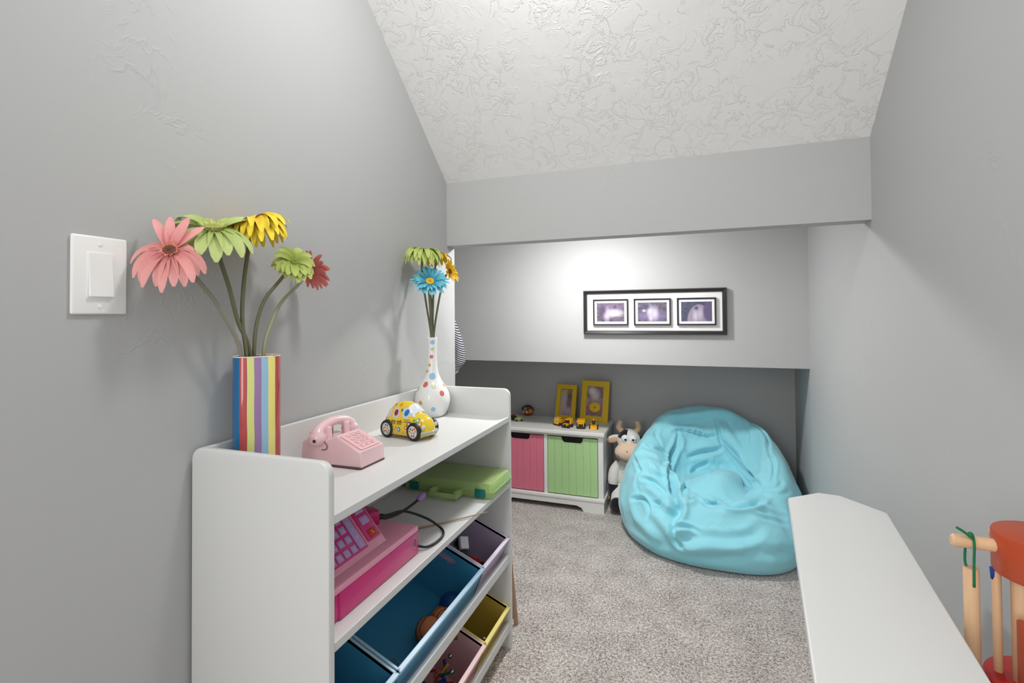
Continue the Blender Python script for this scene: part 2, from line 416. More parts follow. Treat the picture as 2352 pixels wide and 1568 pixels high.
# magnetic sticks in the pink bin
stick_cols = {'red': (190, 40, 34), 'blue': (24, 52, 150), 'green': (30, 120, 84), 'yellow': (196, 150, 40)}
rs = random.Random(11); protos = {}
def stick(colr, loc, rot, label):
    m = gl('stick_' + colr, stick_cols[colr], .3)
    t = thing('magnetic_stick', label, 'toy', loc, rot, 'loose magnetic sticks in the pink bin')
    b = BM(); lathe(b, [(0, -.027), (.0045, -.027), (.0052, -.024), (.0036, -.012), (.0036, .012), (.0052, .024), (.0045, .027), (0, .027)], 12); link('stick_body', b, m, t, smooth=True)
    return t
spots = [('blue', -.075, 1.222, .060, (.5, .3, 0), 'blue magnetic stick standing upright against the bin side'), ('blue', -.045, 1.180, .058, (.35, -.3, .4), 'blue magnetic stick leaning under the green one'),
         ('green', -.055, 1.190, .074, (1.0, .5, 1.2), 'green magnetic stick tilted across the top of a blue one'), ('red', -.095, 1.195, .050, (.7, .9, .3), 'red magnetic stick farthest left, sloping down beside the upright blue one'),
         ('red', -.052, 1.150, .048, (1.3, .2, .9), 'red magnetic stick lying across the front of the pile'), ('red', -.07, 1.165, .054, (1.5, 1.0, .2), 'red magnetic stick below the yellow one'),
         ('yellow', -.070, 1.195, .060, (.4, .8, 1.5), 'yellow magnetic stick in the middle of the pink bin'), ('blue', -.075, 1.170, .040, (1.5, .4, 2.3), 'blue magnetic stick half buried under the red ones'),
         ('red', -.055, 1.205, .030, (1.55, .1, 1.9), 'red magnetic stick at the bottom beside the bin front'), ('blue', -.11, 1.150, .036, (1.1, .7, 1.1), 'blue magnetic stick nearest the wall at the near end of the pile')]
for i, (cn, x, y, h, r, lb) in enumerate(spots):
    x0, _, z0 = binpt(x, -.126 + h, y, .134)
    stick(cn, (x0, y, z0), r, lb)
m_steel = mat('steel', srgb(190, 190, 192), .2, 1)
for y, x, h, lb in ((1.222, -.070, .094, 'steel ball on top of the upright blue magnetic stick'), (1.178, -.042, .098, 'steel ball at the raised end of the green magnetic stick'), (1.135, -.052, .056, 'steel ball at the near end of the red magnetic sticks'), (1.205, -.085, .034, 'steel ball low in the pile of magnetic sticks')):
    x0, _, z0 = binpt(x, -.126 + h, y, .134)
    bb = BM(); sph(bb, .0062, u=14, v=10); o = link('steel_ball', bb, m_steel, smooth=True, loc=(x0, y, z0)); tag(o, lb, 'toy', 'steel balls among the magnetic sticks')
# little figures in the near blue bin
for k, (y, x, h, rgb, lb) in enumerate(((.775, -.075, .022, (120, 120, 124), 'grey plastic figure in the near blue bin'), (.79, -.11, .045, (176, 158, 120), 'small tan figure piece in the near blue bin'),
        (.785, -.06, .02, (44, 160, 176), 'teal plastic figure in the near blue bin'), (.80, -.05, .016, (206, 208, 206), 'white round figure in the near blue bin'), (.82, -.045, .014, (196, 92, 70), 'orange toy scrap in the near blue bin'))):
    t = thing('toy_figure', lb, 'toy', binpt(x, -.146 + h, y), (.4 * k, .7 * k, .5 * k))
    m = gl('figure_%d' % k, rgb, .5)
    b = BM(); sph(b, .012, sc=(1, .8, 1.3), u=12, v=8); link('figure_body', b, m, t, smooth=True)
    b = BM(); sph(b, .008, (0, 0, .02), u=12, v=8); link('figure_head', b, m, t, smooth=True)
    for s in (-1, 1):
        b = BM(); tube(b, [(0, s * .008, .008), (.004, s * .016, .004), (.012, s * .018, 0)], .003, 6); link('arm', b, m, t, smooth=True)

# ================================================================== STRIPED VASE AND ITS FLOWERS
SHZ = .738
def stripes():
    M = mat('stripe_glaze', (1, 1, 1, 1), .22, coat=.6); co = obj_co(M)
    sep = N(M, 'ShaderNodeSeparateXYZ'); L(M, co, sep.inputs[0])
    wob = noise_(M, co, 14, 1)
    a = math_(M, 'ADD', math_(M, 'MULTIPLY', sep.outputs['X'], 1 / .0860), math_(M, 'MULTIPLY', math_(M, 'SUBTRACT', wob, .5), .03))
    fr = math_(M, 'ADD', a, .5)
    cs = [(26, 104, 156), (184, 72, 76), (214, 220, 130), (154, 118, 168), (148, 190, 216), (238, 226, 130), (188, 74, 76)]
    n = len(cs); st = [(i / n, srgb(*c)) for i, c in enumerate(cs)]
    col = ramp(M, fr, st, 'CONSTANT'); L(M, col, bsdf(M).inputs['Base Color']); return M
def squarer(bm):
    for v in bm.verts:
        x, y = v.co.x, v.co.y / .78; r = math.hypot(x, y)
        if r > 1e-5:
            c, s_ = abs(x / r), abs(y / r); k = 1 / (c ** 3 + s_ ** 3) ** (1 / 3); v.co.x *= 1 + (k - 1) * .9; v.co.y *= 1 + (k - 1) * .9
vz = thing('striped_vase', 'oval ceramic vase with bright vertical rainbow stripes on the near end of the shelf', 'vase', (-.812, .745, SHZ), (0, 0, math.radians(50)))
b = BM()
prof = [(0, .004), (.040, .004), (.041, 0), (.0425, .002), (.0425, .246), (.0418, .2485), (.0405, .249), (.0395, .247), (.0395, .012), (0, .012)]
lathe(b, prof, 64, 1.0, .78); squarer(b); link('vase_body', b, stripes(), vz, smooth=False, autosm=True)
b = BM(); lathe(b, [(.0428, .2478), (.0418, .2496), (.0402, .2496), (.0394, .2478)], 64, 1.0, .78); squarer(b); link('vase_rim', b, gl('rim_glaze', (226, 214, 200), .25), vz, smooth=True)

m_stem = gl('stem_green', (108, 108, 80), .6); m_stem2 = gl('stem_pale', (158, 160, 130), .6); m_stem3 = gl('stem_grey', (140, 138, 122), .6)
def petal_mat(name, base, tip, rough=.6):
    M = mat(name, srgb(*base), rough, spec=.2, sub=.0); co = N(M, 'ShaderNodeUVMap').outputs[0]
    sep = N(M, 'ShaderNodeSeparateXYZ'); L(M, co, sep.inputs[0])
    ribs = noise_(M, co, 9, 2, .5, 0, (9, .5, 1))
    mix = math_(M, 'ADD', sep.outputs['Y'], math_(M, 'MULTIPLY', math_(M, 'SUBTRACT', ribs, .5), .5))
    L(M, ramp(M, mix, [(0.1, srgb(*base)), (.75, srgb(*tip))]), bsdf(M).inputs['Base Color'])
    bump(M, ribs, .5, .001)
    return M
PM = {'pink': petal_mat('petal_pink', (220, 136, 134), (244, 174, 170)), 'green': petal_mat('petal_green', (162, 180, 96), (196, 212, 138)),
      'yellow': petal_mat('petal_yellow', (244, 188, 28), (254, 228, 76)), 'lime': petal_mat('petal_lime', (150, 172, 74), (192, 206, 118)),
      'blue': petal_mat('petal_blue', (58, 150, 182), (118, 204, 224)), 'gold': petal_mat('petal_gold', (226, 156, 8), (246, 198, 28)),
      'rose': petal_mat('petal_rose', (206, 96, 92), (232, 132, 126))}
def petal_bm(p0, d0, nrm, Lh, Wd, droop, cup=.22, curl=0, segs=7):
    bm = BM(); uv = bm.loops.layers.uv.new('uv'); p = Vector(p0); d = Vector(d0).normalized(); rows = []; step = Lh / segs; g = Vector((0, 0, -1))
    for i in range(segs + 1):
        t = i / segs
        side = d.cross(nrm)
        if side.length < 1e-3: side = d.cross(Vector((0, 0, 1)))
        side.normalize(); up = side.cross(d).normalized()
        wv = Wd * .5 * (.30 + .95 * math.sin(PI * min(1, t * .80 + .13)) ** .9) * (1 if t < .9 else .55 if t > .99 else .9)
        row = []
        for k in range(5):
            s = (k - 2) / 2
            row.append(bm.verts.new(p + side * wv * s + up * (cup * wv * (s * s - .3) + (-.10 * wv if k in (1, 3) else 0))))
        rows.append(row)
        d = (d + g * droop * step / Lh * (.4 + 1.4 * t) + up * curl * step / Lh).normalized(); p = p + d * step
        nrm = up
    for i in range(segs):
        for k in range(4):
            f = bm.faces.new((rows[i][k], rows[i][k + 1], rows[i + 1][k + 1], rows[i + 1][k]))
            for lp, (uu, vv) in zip(f.loops, ((k / 4, i / segs), ((k + 1) / 4, i / segs), ((k + 1) / 4, (i + 1) / segs), (k / 4, (i + 1) / segs))): lp[uv].uv = (uu, vv)
    return bm
def flower(name, label, head, nrm, stem_pts, pm, n, Lh, Wd, lift, droop, cc=None, rc=.012, group=None, sm=None, layers=1, seed=0, custom=None, stem_r=.0038, fuzz=None, centre_dome=.35):
    r = random.Random(seed)
    base = Vector(stem_pts[0]); t = thing(name, label, 'flower', base, group=group)
    P = [Vector(p) - base for p in stem_pts]; H = Vector(head) - base; nn = Vector(nrm).normalized()
    b = BM(); tube(b, P + [H - nn * .004], stem_r, 10); link('stem', b, sm or m_stem, t, smooth=True)
    b = BM(); rot = Vector((0, 0, 1)).rotation_difference(nn).to_matrix().to_4x4()
    lathe(b, [(0, -.012), (.005, -.011), (rc * .8, -.003), (rc * .85, .001), (0, .002)], 16)
    bmesh.ops.transform(b, matrix=Matrix.Translation(H) @ rot, verts=b.verts); link('calyx', b, m_stem, t, smooth=True)
    b = BM(); lathe(b, [(rc, 0), (rc * .95, rc * .3), (rc * .6, rc * centre_dome), (0, rc * centre_dome * .8)], 20)
    for i in range(70):
        rr = rc * math.sqrt((i + .5) / 70); a = i * 2.39996
        sph(b, rc * .085, (rr * math.cos(a), rr * math.sin(a), rc * centre_dome * (1.05 - .4 * (rr / rc) ** 2)), sc=(1, 1, 1.8), u=5, v=4)
    bmesh.ops.transform(b, matrix=Matrix.Translation(H) @ rot, verts=b.verts); link('centre', b, cc or m_stem, t, smooth=True)
    e1 = nn.cross(Vector((0, 0, 1)));
    if e1.length < .05: e1 = nn.cross(Vector((0, 1, 0)))
    e1.normalize(); e2 = e1.cross(nn).normalized()        # e2 is the uphill direction in the flower plane
    if fuzz:
        for i in range(26):
            a = 2 * PI * i / 26 + r.uniform(-.1, .1); rad = (e1 * math.cos(a) + e2 * math.sin(a))
            link('ray_floret', petal_bm(H + rad * rc * .8 + nn * .001, rad * .8 + nn * r.uniform(.5, .9), nn, rc * r.uniform(.7, 1.1), rc * .28, .3, segs=3), fuzz, t, smooth=True)
    for ly in range(layers):
        for i in range(n):
            a = 2 * PI * (i + .5 * ly) / n + r.uniform(-.08, .08); rad = (e1 * math.cos(a) + e2 * math.sin(a))
            lf = lift + ly * .35 + r.uniform(-.12, .12); dr = droop * r.uniform(.8, 1.2); ll = Lh * r.uniform(.88, 1.08) * (1 - .12 * ly); ww = Wd * r.uniform(.85, 1.1)
            if custom:
                c = custom(a, ly, lf, dr, ll, ww)
                if c is None: continue
                lf, dr, ll, ww = c
            link('petal', petal_bm(H + rad * rc * .75 - nn * .001 * ly, rad * math.cos(lf) + nn * math.sin(lf), nn, ll, ww, dr), pm, t, smooth=True)
    return t
GA = 'artificial daisies in the striped vase'
m_brown = gl('brown_centre', (128, 84, 70), .8); m_fz = gl('florets_pink', (226, 140, 122), .6)
def c_pink(a, ly, lf, dr, ll, ww):
    s = math.sin(a)
    if s > .75: return lf + .15, dr * .15, ll * .98, ww
    if .25 < s <= .75: return (lf, dr * .9, ll * .6, ww) if math.cos(a) < 0 else (lf, dr * 1.2, ll * 1.05, ww)
    return lf, dr * 1.2, ll, ww
flower('artificial_daisy', 'large open pink daisy leaning left towards the light switch', (-.800, .562, 1.173), (.52, -.62, .50),
       [(-.815, .716, .86), (-.815, .712, .991), (-.815, .666, 1.078), (-.815, .631, 1.12), (-.812, .597, 1.15)], PM['pink'], 17, .064, .0128, -.02, 1.9, m_brown, .0095, GA, m_stem3, seed=3, custom=c_pink, fuzz=m_fz)
def c_green(a, ly, lf, dr, ll, ww):
    return (lf + .3, dr * .5, ll * 1.08, ww) if math.sin(a) > .45 else (lf, dr, ll, ww)
flower('artificial_daisy', 'broad-petalled pale green daisy between the large pink and the yellow one', (-.800, .640, 1.222), (.30, -.28, .88),
       [(-.815, .739, .86), (-.815, .732, .992), (-.815, .705, 1.054), (-.814, .684, 1.119), (-.808, .660, 1.170)], PM['green'], 15, .068, .0190, .02, 2.1, gl('green_centre', (186, 190, 112), .7), .015, GA, m_stem, seed=5, custom=c_green, fuzz=gl('florets_green', (196, 200, 120), .6))
flower('artificial_daisy', 'bright yellow drooping daisy highest in the striped vase', (-.812, .728, 1.250), (-.18, -.30, .93),
       [(-.815, .727, .86), (-.815, .723, .992), (-.815, .714, 1.054), (-.815, .717, 1.129), (-.814, .727, 1.199)], PM['yellow'], 30, .086, .0130, .10, 2.3, gl('orange_centre', (226, 140, 30), .7), .010, GA, m_stem, layers=2, seed=8)
flower('artificial_daisy', 'smaller green daisy with drooping petals in front of a pink one', (-.790, .820, 1.180), (.62, -.45, .55),
       [(-.815, .741, .86), (-.815, .741, .991), (-.815, .748, 1.053), (-.813, .767, 1.101), (-.806, .797, 1.139)], PM['lime'], 15, .044, .0125, .10, 1.5, gl('lime_centre', (150, 160, 80), .7), .007, GA, m_stem, layers=2, seed=12, stem_r=.0035)
flower('artificial_daisy', 'pink daisy facing away behind the smaller green one', (-.812, .890, 1.165), (.10, .72, .30),
       [(-.815, .760, .86), (-.815, .764, .989), (-.815, .780, 1.044), (-.815, .809, 1.093), (-.815, .853, 1.130)], PM['rose'], 18, .043, .012, .35, .7, m_brown, .009, GA, m_stem2, layers=1, seed=15, stem_r=.0035)

# ================================================================== DOTTED VASE AND ITS FLOWERS
def dots():
    M = mat('dot_glaze', srgb(236, 236, 236), .28, coat=.5); return M
DV = (-.800, 1.425)
vd = thing('dotted_vase', 'white bottle vase with coloured polka dots and a long neck', 'vase', (DV[0], DV[1], SHZ))
prof = [(0, 0), (.034, 0), (.040, .003), (.050, .020), (.0565, .042), (.0575, .056), (.054, .074), (.044, .095), (.031, .115), (.022, .136), (.0175, .160), (.0155, .190), (.0155, .225), (.0168, .253), (.0158, .254), (.0145, .250), (.0135, .20), (.0135, .17), (0, .16)]
def smooth_prof(p, n=4):
    q = catmull([(r, 0, z) for r, z in p], n); return [(max(v.x, 0), v.z) for v in q]
b = BM(); lathe(b, smooth_prof(prof[1:15]) + prof[15:], 56); link('vase_body', b, dots(), vd, smooth=True)
SP = smooth_prof(prof[1:15])
def vr(z):
    for (r0, z0), (r1, z1) in zip(SP, SP[1:]):
        if z0 <= z <= z1 and z1 > z0: return r0 + (r1 - r0) * (z - z0) / (z1 - z0)
    return .015
# azimuth 0 = towards the camera
vaz = math.atan2(-DV[1], -DV[0])
dotc = {'sky': (150, 196, 222), 'sage': (196, 202, 160), 'coral': (212, 112, 96), 'mustard': (220, 168, 70)}
for az, z, r, cn in ((.05, .240, .0075, 'sky'), (.02, .218, .006, 'sage'), (-.15, .193, .0062, 'coral'), (-.55, .166, .0050, 'mustard'), (-1.0, .146, .0055, 'mustard'), (.02, .131, .0105, 'sky'), (-.62, .106, .0088, 'coral'), (.10, .100, .0070, 'sage'),
                     (.62, .078, .0085, 'coral'), (1.15, .100, .0055, 'mustard'), (-.05, .052, .0080, 'sky'), (.05, .030, .0075, 'sky'), (-.7, .050, .007, 'mustard'), (-1.3, .09, .008, 'sage'), (1.6, .05, .009, 'sky'), (2.2, .09, .008, 'coral'), (2.9, .06, .009, 'sage'), (-2.2, .06, .009, 'coral'), (2.6, .14, .008, 'sky'), (2.0, .19, .006, 'mustard'), (-2.0, .2, .006, 'sage')):
    if z == .052: continue
    b = BM(); rings = []
    for j in range(4):
        q = r * j / 3; ring_ = []
        for k in range(16 if j else 1):
            a = 2 * PI * k / 16; zz = z + q * math.sin(a); R0 = vr(zz) + .0004; aa = vaz + az + q * math.cos(a) / max(vr(z), .012)
            ring_.append(b.verts.new((R0 * math.cos(aa), R0 * math.sin(aa), zz)))
        rings.append(ring_)
    for k in range(16): b.faces.new((rings[0][0], rings[1][k], rings[1][(k + 1) % 16]))
    for j in (1, 2):
        for k in range(16): b.faces.new((rings[j][k], rings[j + 1][k], rings[j + 1][(k + 1) % 16], rings[j][(k + 1) % 16]))
    link('painted_dot', b, gl('dot_' + cn, dotc[cn], .28), vd, smooth=True)
GB = 'artificial daisies in the dotted vase'
n0 = lambda dx, dy: (DV[0] + dx, DV[1] + dy, .915)
flower('artificial_daisy', 'lime green daisy with a dome of drooping petals in the dotted vase', (-.797, 1.365, 1.272), (.12, -.12, .95), [n0(-.004, 0), (-.803, 1.424, 1.0), (-.812, 1.41, 1.10), (-.81, 1.38, 1.20)], PM['lime'], 22, .078, .0125, .22, 2.9, gl('lime_centre', (150, 160, 80), .7), .010, GB, m_stem, layers=2, seed=21, stem_r=.0034)
flower('artificial_daisy', 'bright blue daisy with a yellow centre facing the room', (-.770, 1.36, 1.172), (.42, -.62, .62), [n0(0, -.004), (-.799, 1.420, 1.0), (-.795, 1.405, 1.08), (-.782, 1.375, 1.14)], PM['blue'], 26, .050, .0085, .12, .45, gl('yellow_centre', (236, 190, 50), .7), .013, GB, m_stem, layers=2, seed=22, stem_r=.0034, centre_dome=.15)
flower('artificial_daisy', 'golden yellow daisy turned to the right in the dotted vase', (-.760, 1.475, 1.212), (.78, -.05, .25), [n0(.004, .003), (-.795, 1.428, 1.0), (-.785, 1.44, 1.10), (-.778, 1.465, 1.18)], PM['gold'], 18, .036, .010, .30, .5, gl('dark_centre', (110, 84, 40), .8), .009, GB, m_stem, layers=1, seed=23, stem_r=.0034)
flower('artificial_daisy', 'golden yellow daisy mostly hidden behind the lime green one', (-.800, 1.455, 1.268), (-.1, .2, .95), [n0(-.002, .004), (-.800, 1.429, 1.0), (-.803, 1.44, 1.12), (-.802, 1.452, 1.22)], PM['gold'], 16, .052, .011, .15, 1.8, gl('dark_centre', (110, 84, 40), .8), .008, GB, m_stem, layers=1, seed=24, stem_r=.0034)
flower('artificial_daisy', 'green daisy low behind the blue one in the dotted vase', (-.835, 1.45, 1.215), (-.3, -.1, .85), [n0(.003, -.003), (-.797, 1.423, 1.0), (-.806, 1.435, 1.10), (-.826, 1.447, 1.18)], PM['gold'], 12, .028, .009, .2, 1.8, gl('dark_centre', (110, 84, 40), .8), .006, GB, m_stem, layers=1, seed=25, stem_r=.0034)['label'] = 'small golden daisy tucked behind the lime green one near the wall'

# ================================================================== PINK TELEPHONE
m_ph = gl('phone_pink', (234, 198, 203), .22, coat=.4)
ph = thing('toy_telephone', 'pale pink push-button desk telephone on the top shelf', 'telephone', (-.75, .917, SHZ))
b = BM()
prof = [(-.072, .003), (.088, .003), (.0865, .036), (.020, .066), (.008, .060), (-.014, .054), (-.040, .056), (-.062, .054), (-.069, .046)]
vs = prism(b, prof, -.043, .043, .004, 3, mtx=XZ)
for v in b.verts:                                       # sides lean in towards the top
    k = v.co.z / .07; v.co.y *= 1.02 - .10 * k; v.co.y *= 1 + (.10 * max(0, -v.co.x / .09))
link('phone_body', b, m_ph, ph, autosm=True)
b = BM(); prism(b, rrect(-.074, -.046, .089, .044, .006, 4), 0, .004); link('rubber_foot_plate', b, gl('phone_foot_brown', (96, 70, 72), .6), ph)  # thin dark brown plate under the phone body
sl = Matrix.Translation((.0535, 0, .0517)) @ Matrix.Rotation(math.atan2(.030, .0665), 4, 'Y')
b = BM(); prism(b, rrect(-.031, -.035, .031, .035, .004, 4), 0, .0014, .0005); bmesh.ops.transform(b, matrix=sl, verts=b.verts); link('keypad_plate', b, gl('phone_pink_light', (238, 188, 192), .3), ph)
m_mark = gl('phone_marks', (178, 120, 118), .5)
lab = ['1', '2', '3', '4', '5', '6', '7', '8', '9', '*', '0', '#']
for i in range(12):
    r_, c_ = divmod(i, 3)
    b = BM(); box(b, (-.0045, -.0055, 0), (.0045, .0055, .0030), .0012, 2); bmesh.ops.transform(b, matrix=sl @ Matrix.Translation((-.021 + r_ * .0135, -.017 + c_ * .0165, .001)), verts=b.verts)
    k = link('push_button', b, m_ph, ph, autosm=True)
    text('digit', lab[i], .0095, m_mark, k, sl @ Matrix.Translation((-.021 + r_ * .0135, -.017 + c_ * .0165, .0041)) @ Matrix.Rotation(PI / 2, 4, 'Z'), .0001)
for s in (-1, 1):
    b = BM(); box(b, (-.014, s * .030 - .006, .050), (-.002, s * .030 + .006, .083), .004, 3); link('cradle_prong', b, m_ph, ph, autosm=True)
    b = BM(); box(b, (-.058, s * .030 - .006, .050), (-.048, s * .030 + .006, .070), .004, 3); link('cradle_prong', b, m_ph, ph, autosm=True)
# handset: two cups joined by an arched grip
hs = []
b = BM()
tube(b, [(-.027, -.044, .064), (-.029, -.035, .074), (-.030, -.010, .083), (-.030, .02, .085), (-.029, .050, .079), (-.027, .068, .066)], lambda t: .0110 + .005 * abs(2 * t - 1) ** 2, 16, 6)
for s, yy in ((-1, -.042), (1, .066)):
    sph(b, .0215, (-.027, yy, .058), sc=(1.02, .92, .78), u=24, v=16)
hsx = link('handset', b, m_ph, ph, smooth=True)
rm = hsx.modifiers.new('blend', 'REMESH'); rm.mode = 'VOXEL'; rm.voxel_size = .0022; rm.use_smooth_shade = True
sm_ = hsx.modifiers.new('soften', 'SMOOTH'); sm_.factor = .6; sm_.iterations = 8
b = BM(); cyl(b, .0035, .002, (-.020, -.0615, .056), (PI / 2, 0, 0), 12); link('cord_socket', b, gl('dark_socket', (70, 40, 42), .6), hsx)
b = BM(); tube(b, [(-.006, -.046, .052), (.001, -.046, .044), (-.003, -.045, .036), (-.014, -.045, .034)], .0009, 6); link('handset_cord', b, gl('cord_brown', (92, 54, 56), .5), ph, smooth=True)
b = BM(); tube(b, [(-.84, .935, .7392), (-.846, .88, .7392), (-.850, .80, .7392), (-.85, .70, .7392)], .0008, 6); o = link('phone_line', b, gl('line_grey', (120, 112, 110), .6), ph, smooth=True); o.location = (.75, -.917, -SHZ)

# ================================================================== YELLOW TOY CAR
m_y = gl('car_yellow', (232, 200, 36), .16, coat=.8)
car = thing('toy_car', 'shiny yellow tin toy car covered in round candy pictures, beside the pink telephone', 'toy car', (-.722, 1.163, SHZ), (0, 0, math.radians(-9))); car.scale = (1.08, 1.08, 1.17)
TOP = [(-.070, .028), (-.066, .044), (-.055, .062), (-.040, .0745), (-.022, .0805), (-.002, .0805), (.012, .076), (.024, .067), (.034, .056), (.046, .0525), (.058, .046), (.066, .036), (.0700, .024)]
def topz(x):
    if x <= TOP[0][0]: return TOP[0][1]
    for (a0, z0), (a1, z1) in zip(TOP, TOP[1:]):
        if a0 <= x <= a1:
            t = (x - a0) / (a1 - a0); return z0 + (z1 - z0) * t
    return TOP[-1][1]
Z0 = .010
def halfw(x):
    u = abs(x) / .0705; return .037 * (1 - u ** 3.2) ** .42 if u < 1 else .001
NS = 2.6
def bodyy(x, z):
    H = topz(x) - Z0; u = min(max((z - Z0) / H, 0), 1); belt = .036
    yv = halfw(x) * (1 - u ** NS) ** (1 / NS)
    if z > belt: yv *= 1 - .10 * min(1, (z - belt) / .03)
    return yv
b = BM(); rows = []
xs_ = [-.0704 + .1408 * i / 44 for i in range(45)]
for x in xs_:
    r_ = []
    for k in range(25):
        ph_ = PI * k / 24; u = abs(math.sin(ph_)) ** (2 / NS); H = topz(x) - Z0; z = Z0 + H * u; yy = bodyy(x, z) * (1 if math.cos(ph_) > 0 else -1)
        if k == 12: yy = 0
        r_.append(b.verts.new((x, yy, z)))
    rows.append(r_)
for i in range(44):
    for k in range(24): b.faces.new((rows[i][k], rows[i][k + 1], rows[i + 1][k + 1], rows[i + 1][k]))
    b.faces.new((rows[i][24], rows[i][0], rows[i + 1][0], rows[i + 1][24]))
b.faces.new(rows[0]); b.faces.new(rows[-1][::-1])
bmesh.ops.recalc_face_normals(b, faces=b.faces); cb = link('car_body', b, m_y, car, smooth=True)
def side_patch(name, poly, m, side=-1, off=.0005, parent=None):
    """flat printed patch laid on the curved car side; poly in (x,z)"""
    b = BM(); cx = sum(p[0] for p in poly) / len(poly); cz = sum(p[1] for p in poly) / len(poly)
    rings = []
    for j in range(4):
        f = j / 3; rings.append([b.verts.new((cx + (px - cx) * f, side * (bodyy(cx + (px - cx) * f, cz + (pz - cz) * f) + off), cz + (pz - cz) * f)) for px, pz in (poly if j else poly[:1])])
    n = len(poly)
    for k in range(n):
        b.faces.new((rings[0][0], rings[1][k], rings[1][(k + 1) % n]))
        for j in (1, 2): b.faces.new((rings[j][k], rings[j + 1][k], rings[j + 1][(k + 1) % n], rings[j][(k + 1) % n]))
    return link(name, b, m, parent or car, smooth=True)
circ = lambda cx, cz, r, n=14, s=1: [(cx + r * math.cos(2 * PI * k / n), cz + r * s * math.sin(2 * PI * k / n)) for k in range(n)]
m_win = gl('car_window', (206, 208, 222), .15); m_win2 = gl('car_window_outline', (120, 122, 128), .2)
for side in (-1, 1):
    for poly in ([(-.028, .047), (-.010, .046), (-.008, .056), (-.011, .066), (-.019, .070), (-.026, .066), (-.030, .057)],
                 [(-.052, .047), (-.040, .047), (-.034, .060), (-.035, .067), (-.045, .058)],
                 [(.004, .049), (.016, .046), (.029, .052), (.024, .062), (.012, .070), (.003, .068), (.001, .058)]):
        side_patch('side_window', poly, m_win, side)
    cc_ = [(-.018, .058, (150, 40, 36)), (.013, .059, (34, 120, 190))]
    for cx, cz, rgb in cc_: side_patch('window_print', circ(cx, cz, .0062, 12, 1.15), gl('print_%d' % rgb[0], rgb, .2), side, .0009)
    cols = [(200, 60, 40), (50, 120, 190), (90, 170, 120), (230, 140, 40), (236, 236, 236)]
    rd = random.Random(5)
    for i, (cx, cz, rr) in enumerate(((.018, .028, .0042), (.026, .036, .0048), (.045, .044, .0045), (.052, .036, .0050), (.050, .026, .0044), (-.004, .022, .0050), (-.024, .024, .0022), (-.018, .020, .0020), (-.014, .026, .0018), (-.058, .040, .0042), (-.049, .032, .0018), (-.012, .0745, .0035), (-.030, .0735, .0022), (-.002, .064, .0030), (.036, .044, .0030), (.010, .016, .0016), (.0, .042, .0016), (.036, .030, .0036))):
        c0 = cols[i % 4]
        side_patch('candy_print', circ(cx, cz, rr), gl('candy_%d' % (i % 4), c0, .2), side, .0006)
        if rr > .004: side_patch('candy_print', circ(cx, cz, rr * .5), gl('candy_w', cols[4], .2), side, .0010)
m_tx = gl('car_text', (70, 44, 20), .4)
def side_text(body, size, x, z, m=m_tx):
    o = text('printed_word', body, size, m, car, Matrix(), .00005)
    for v in o.data.vertices:
        px, pz = x + v.co.x, z + v.co.y; v.co = (px, -(bodyy(px, pz) + .0019 + v.co.z), pz)
side_text('m·m·', .0190, -.010, .0385)
side_text('I DON\'T', .0044, .019, .0435); side_text('BRAKE FOR', .0040, .023, .0395); side_text('US', .0052, .022, .0345, gl('text_red', (170, 40, 50), .4))
# windscreen and bonnet fittings
b = BM(); g = []
for i in range(7):
    x = .013 + .019 * i / 6; ww = .022 + .004 * i / 6
    g.append([b.verts.new((x + .0006, ww * (k - 4) / 4, Z0 + (topz(x) - Z0) * (1 - (abs(ww * (k - 4) / 4) / halfw(x)) ** NS) ** (1 / NS) + .0008)) for k in range(9)])
for i in range(6):
    for k in range(8): b.faces.new((g[i][k], g[i + 1][k], g[i + 1][k + 1], g[i][k + 1]))
link('windscreen', b, gl('windscreen_tin', (222, 226, 232), .08, coat=1), car, smooth=True)
for s in (-1, 1):
    b = BM(); sph(b, .0062, (.0625, s * .0235, .030), sc=(.55, 1, .85), u=16, v=10); link('headlight', b, gl('headlight_tin', (206, 210, 206), .15), car, smooth=True)
b = BM(); tube(b, [(.050, -.0345, .0165), (.064, -.0235, .0165), (.0715, 0, .0165), (.064, .0235, .0165), (.050, .0345, .0165)], .0042, 10); link('front_bumper', b, gl('bumper_tin', (176, 174, 160), .25), car, smooth=True)
m_tyre = gl('tyre_black', (30, 28, 28), .45); m_hub = gl('hub_cream', (232, 222, 214), .3)
for x in (-.0435, .041):
    for s in (-1, 1):
        b = BM(); lathe(b, [(.0140, -.006), (.0188, -.0055), (.0202, -.002), (.0202, .002), (.0188, .0055), (.0140, .006)], 32); bmesh.ops.transform(b, matrix=T((x, s * .0335, .0202), (PI / 2, 0, 0)), verts=b.verts)
        wl = link('wheel', b, m_tyre, car, smooth=True)
        b = BM(); cyl(b, .0150, .0095, (x, s * .0335, .0202), (PI / 2, 0, 0), 28, bev=.001); link('hub_cap', b, m_hub, wl, autosm=True)
        b = BM(); mt = [gl('candy_%d' % i, c, .2) for i, c in enumerate([(200, 60, 40), (50, 120, 190), (90, 170, 120), (230, 140, 40)])]
        for q in range(9):
            a = q * .7 + x * 40; r_ = (.009 if q % 3 else .0045)
            cyl(b, .0022, .0008, (x + r_ * math.cos(a), s * .0385, .0202 + r_ * math.sin(a)), (PI / 2, 0, 0), 10, mi=q % 4)
        link('hub_print', b, mt, wl)
for v in (cb,): pass
b = BM(); cyl(b, .004, .05, (-.0435, 0, .0202), (PI / 2, 0, 0), 10); cyl(b, .004, .05, (.041, 0, .0202), (PI / 2, 0, 0), 10); link('axle', b, m_gry, car)
b = BM(); box(b, (-.058, -.028, .006), (.058, .028, .012), .002); link('base_plate', b, m_y, car)
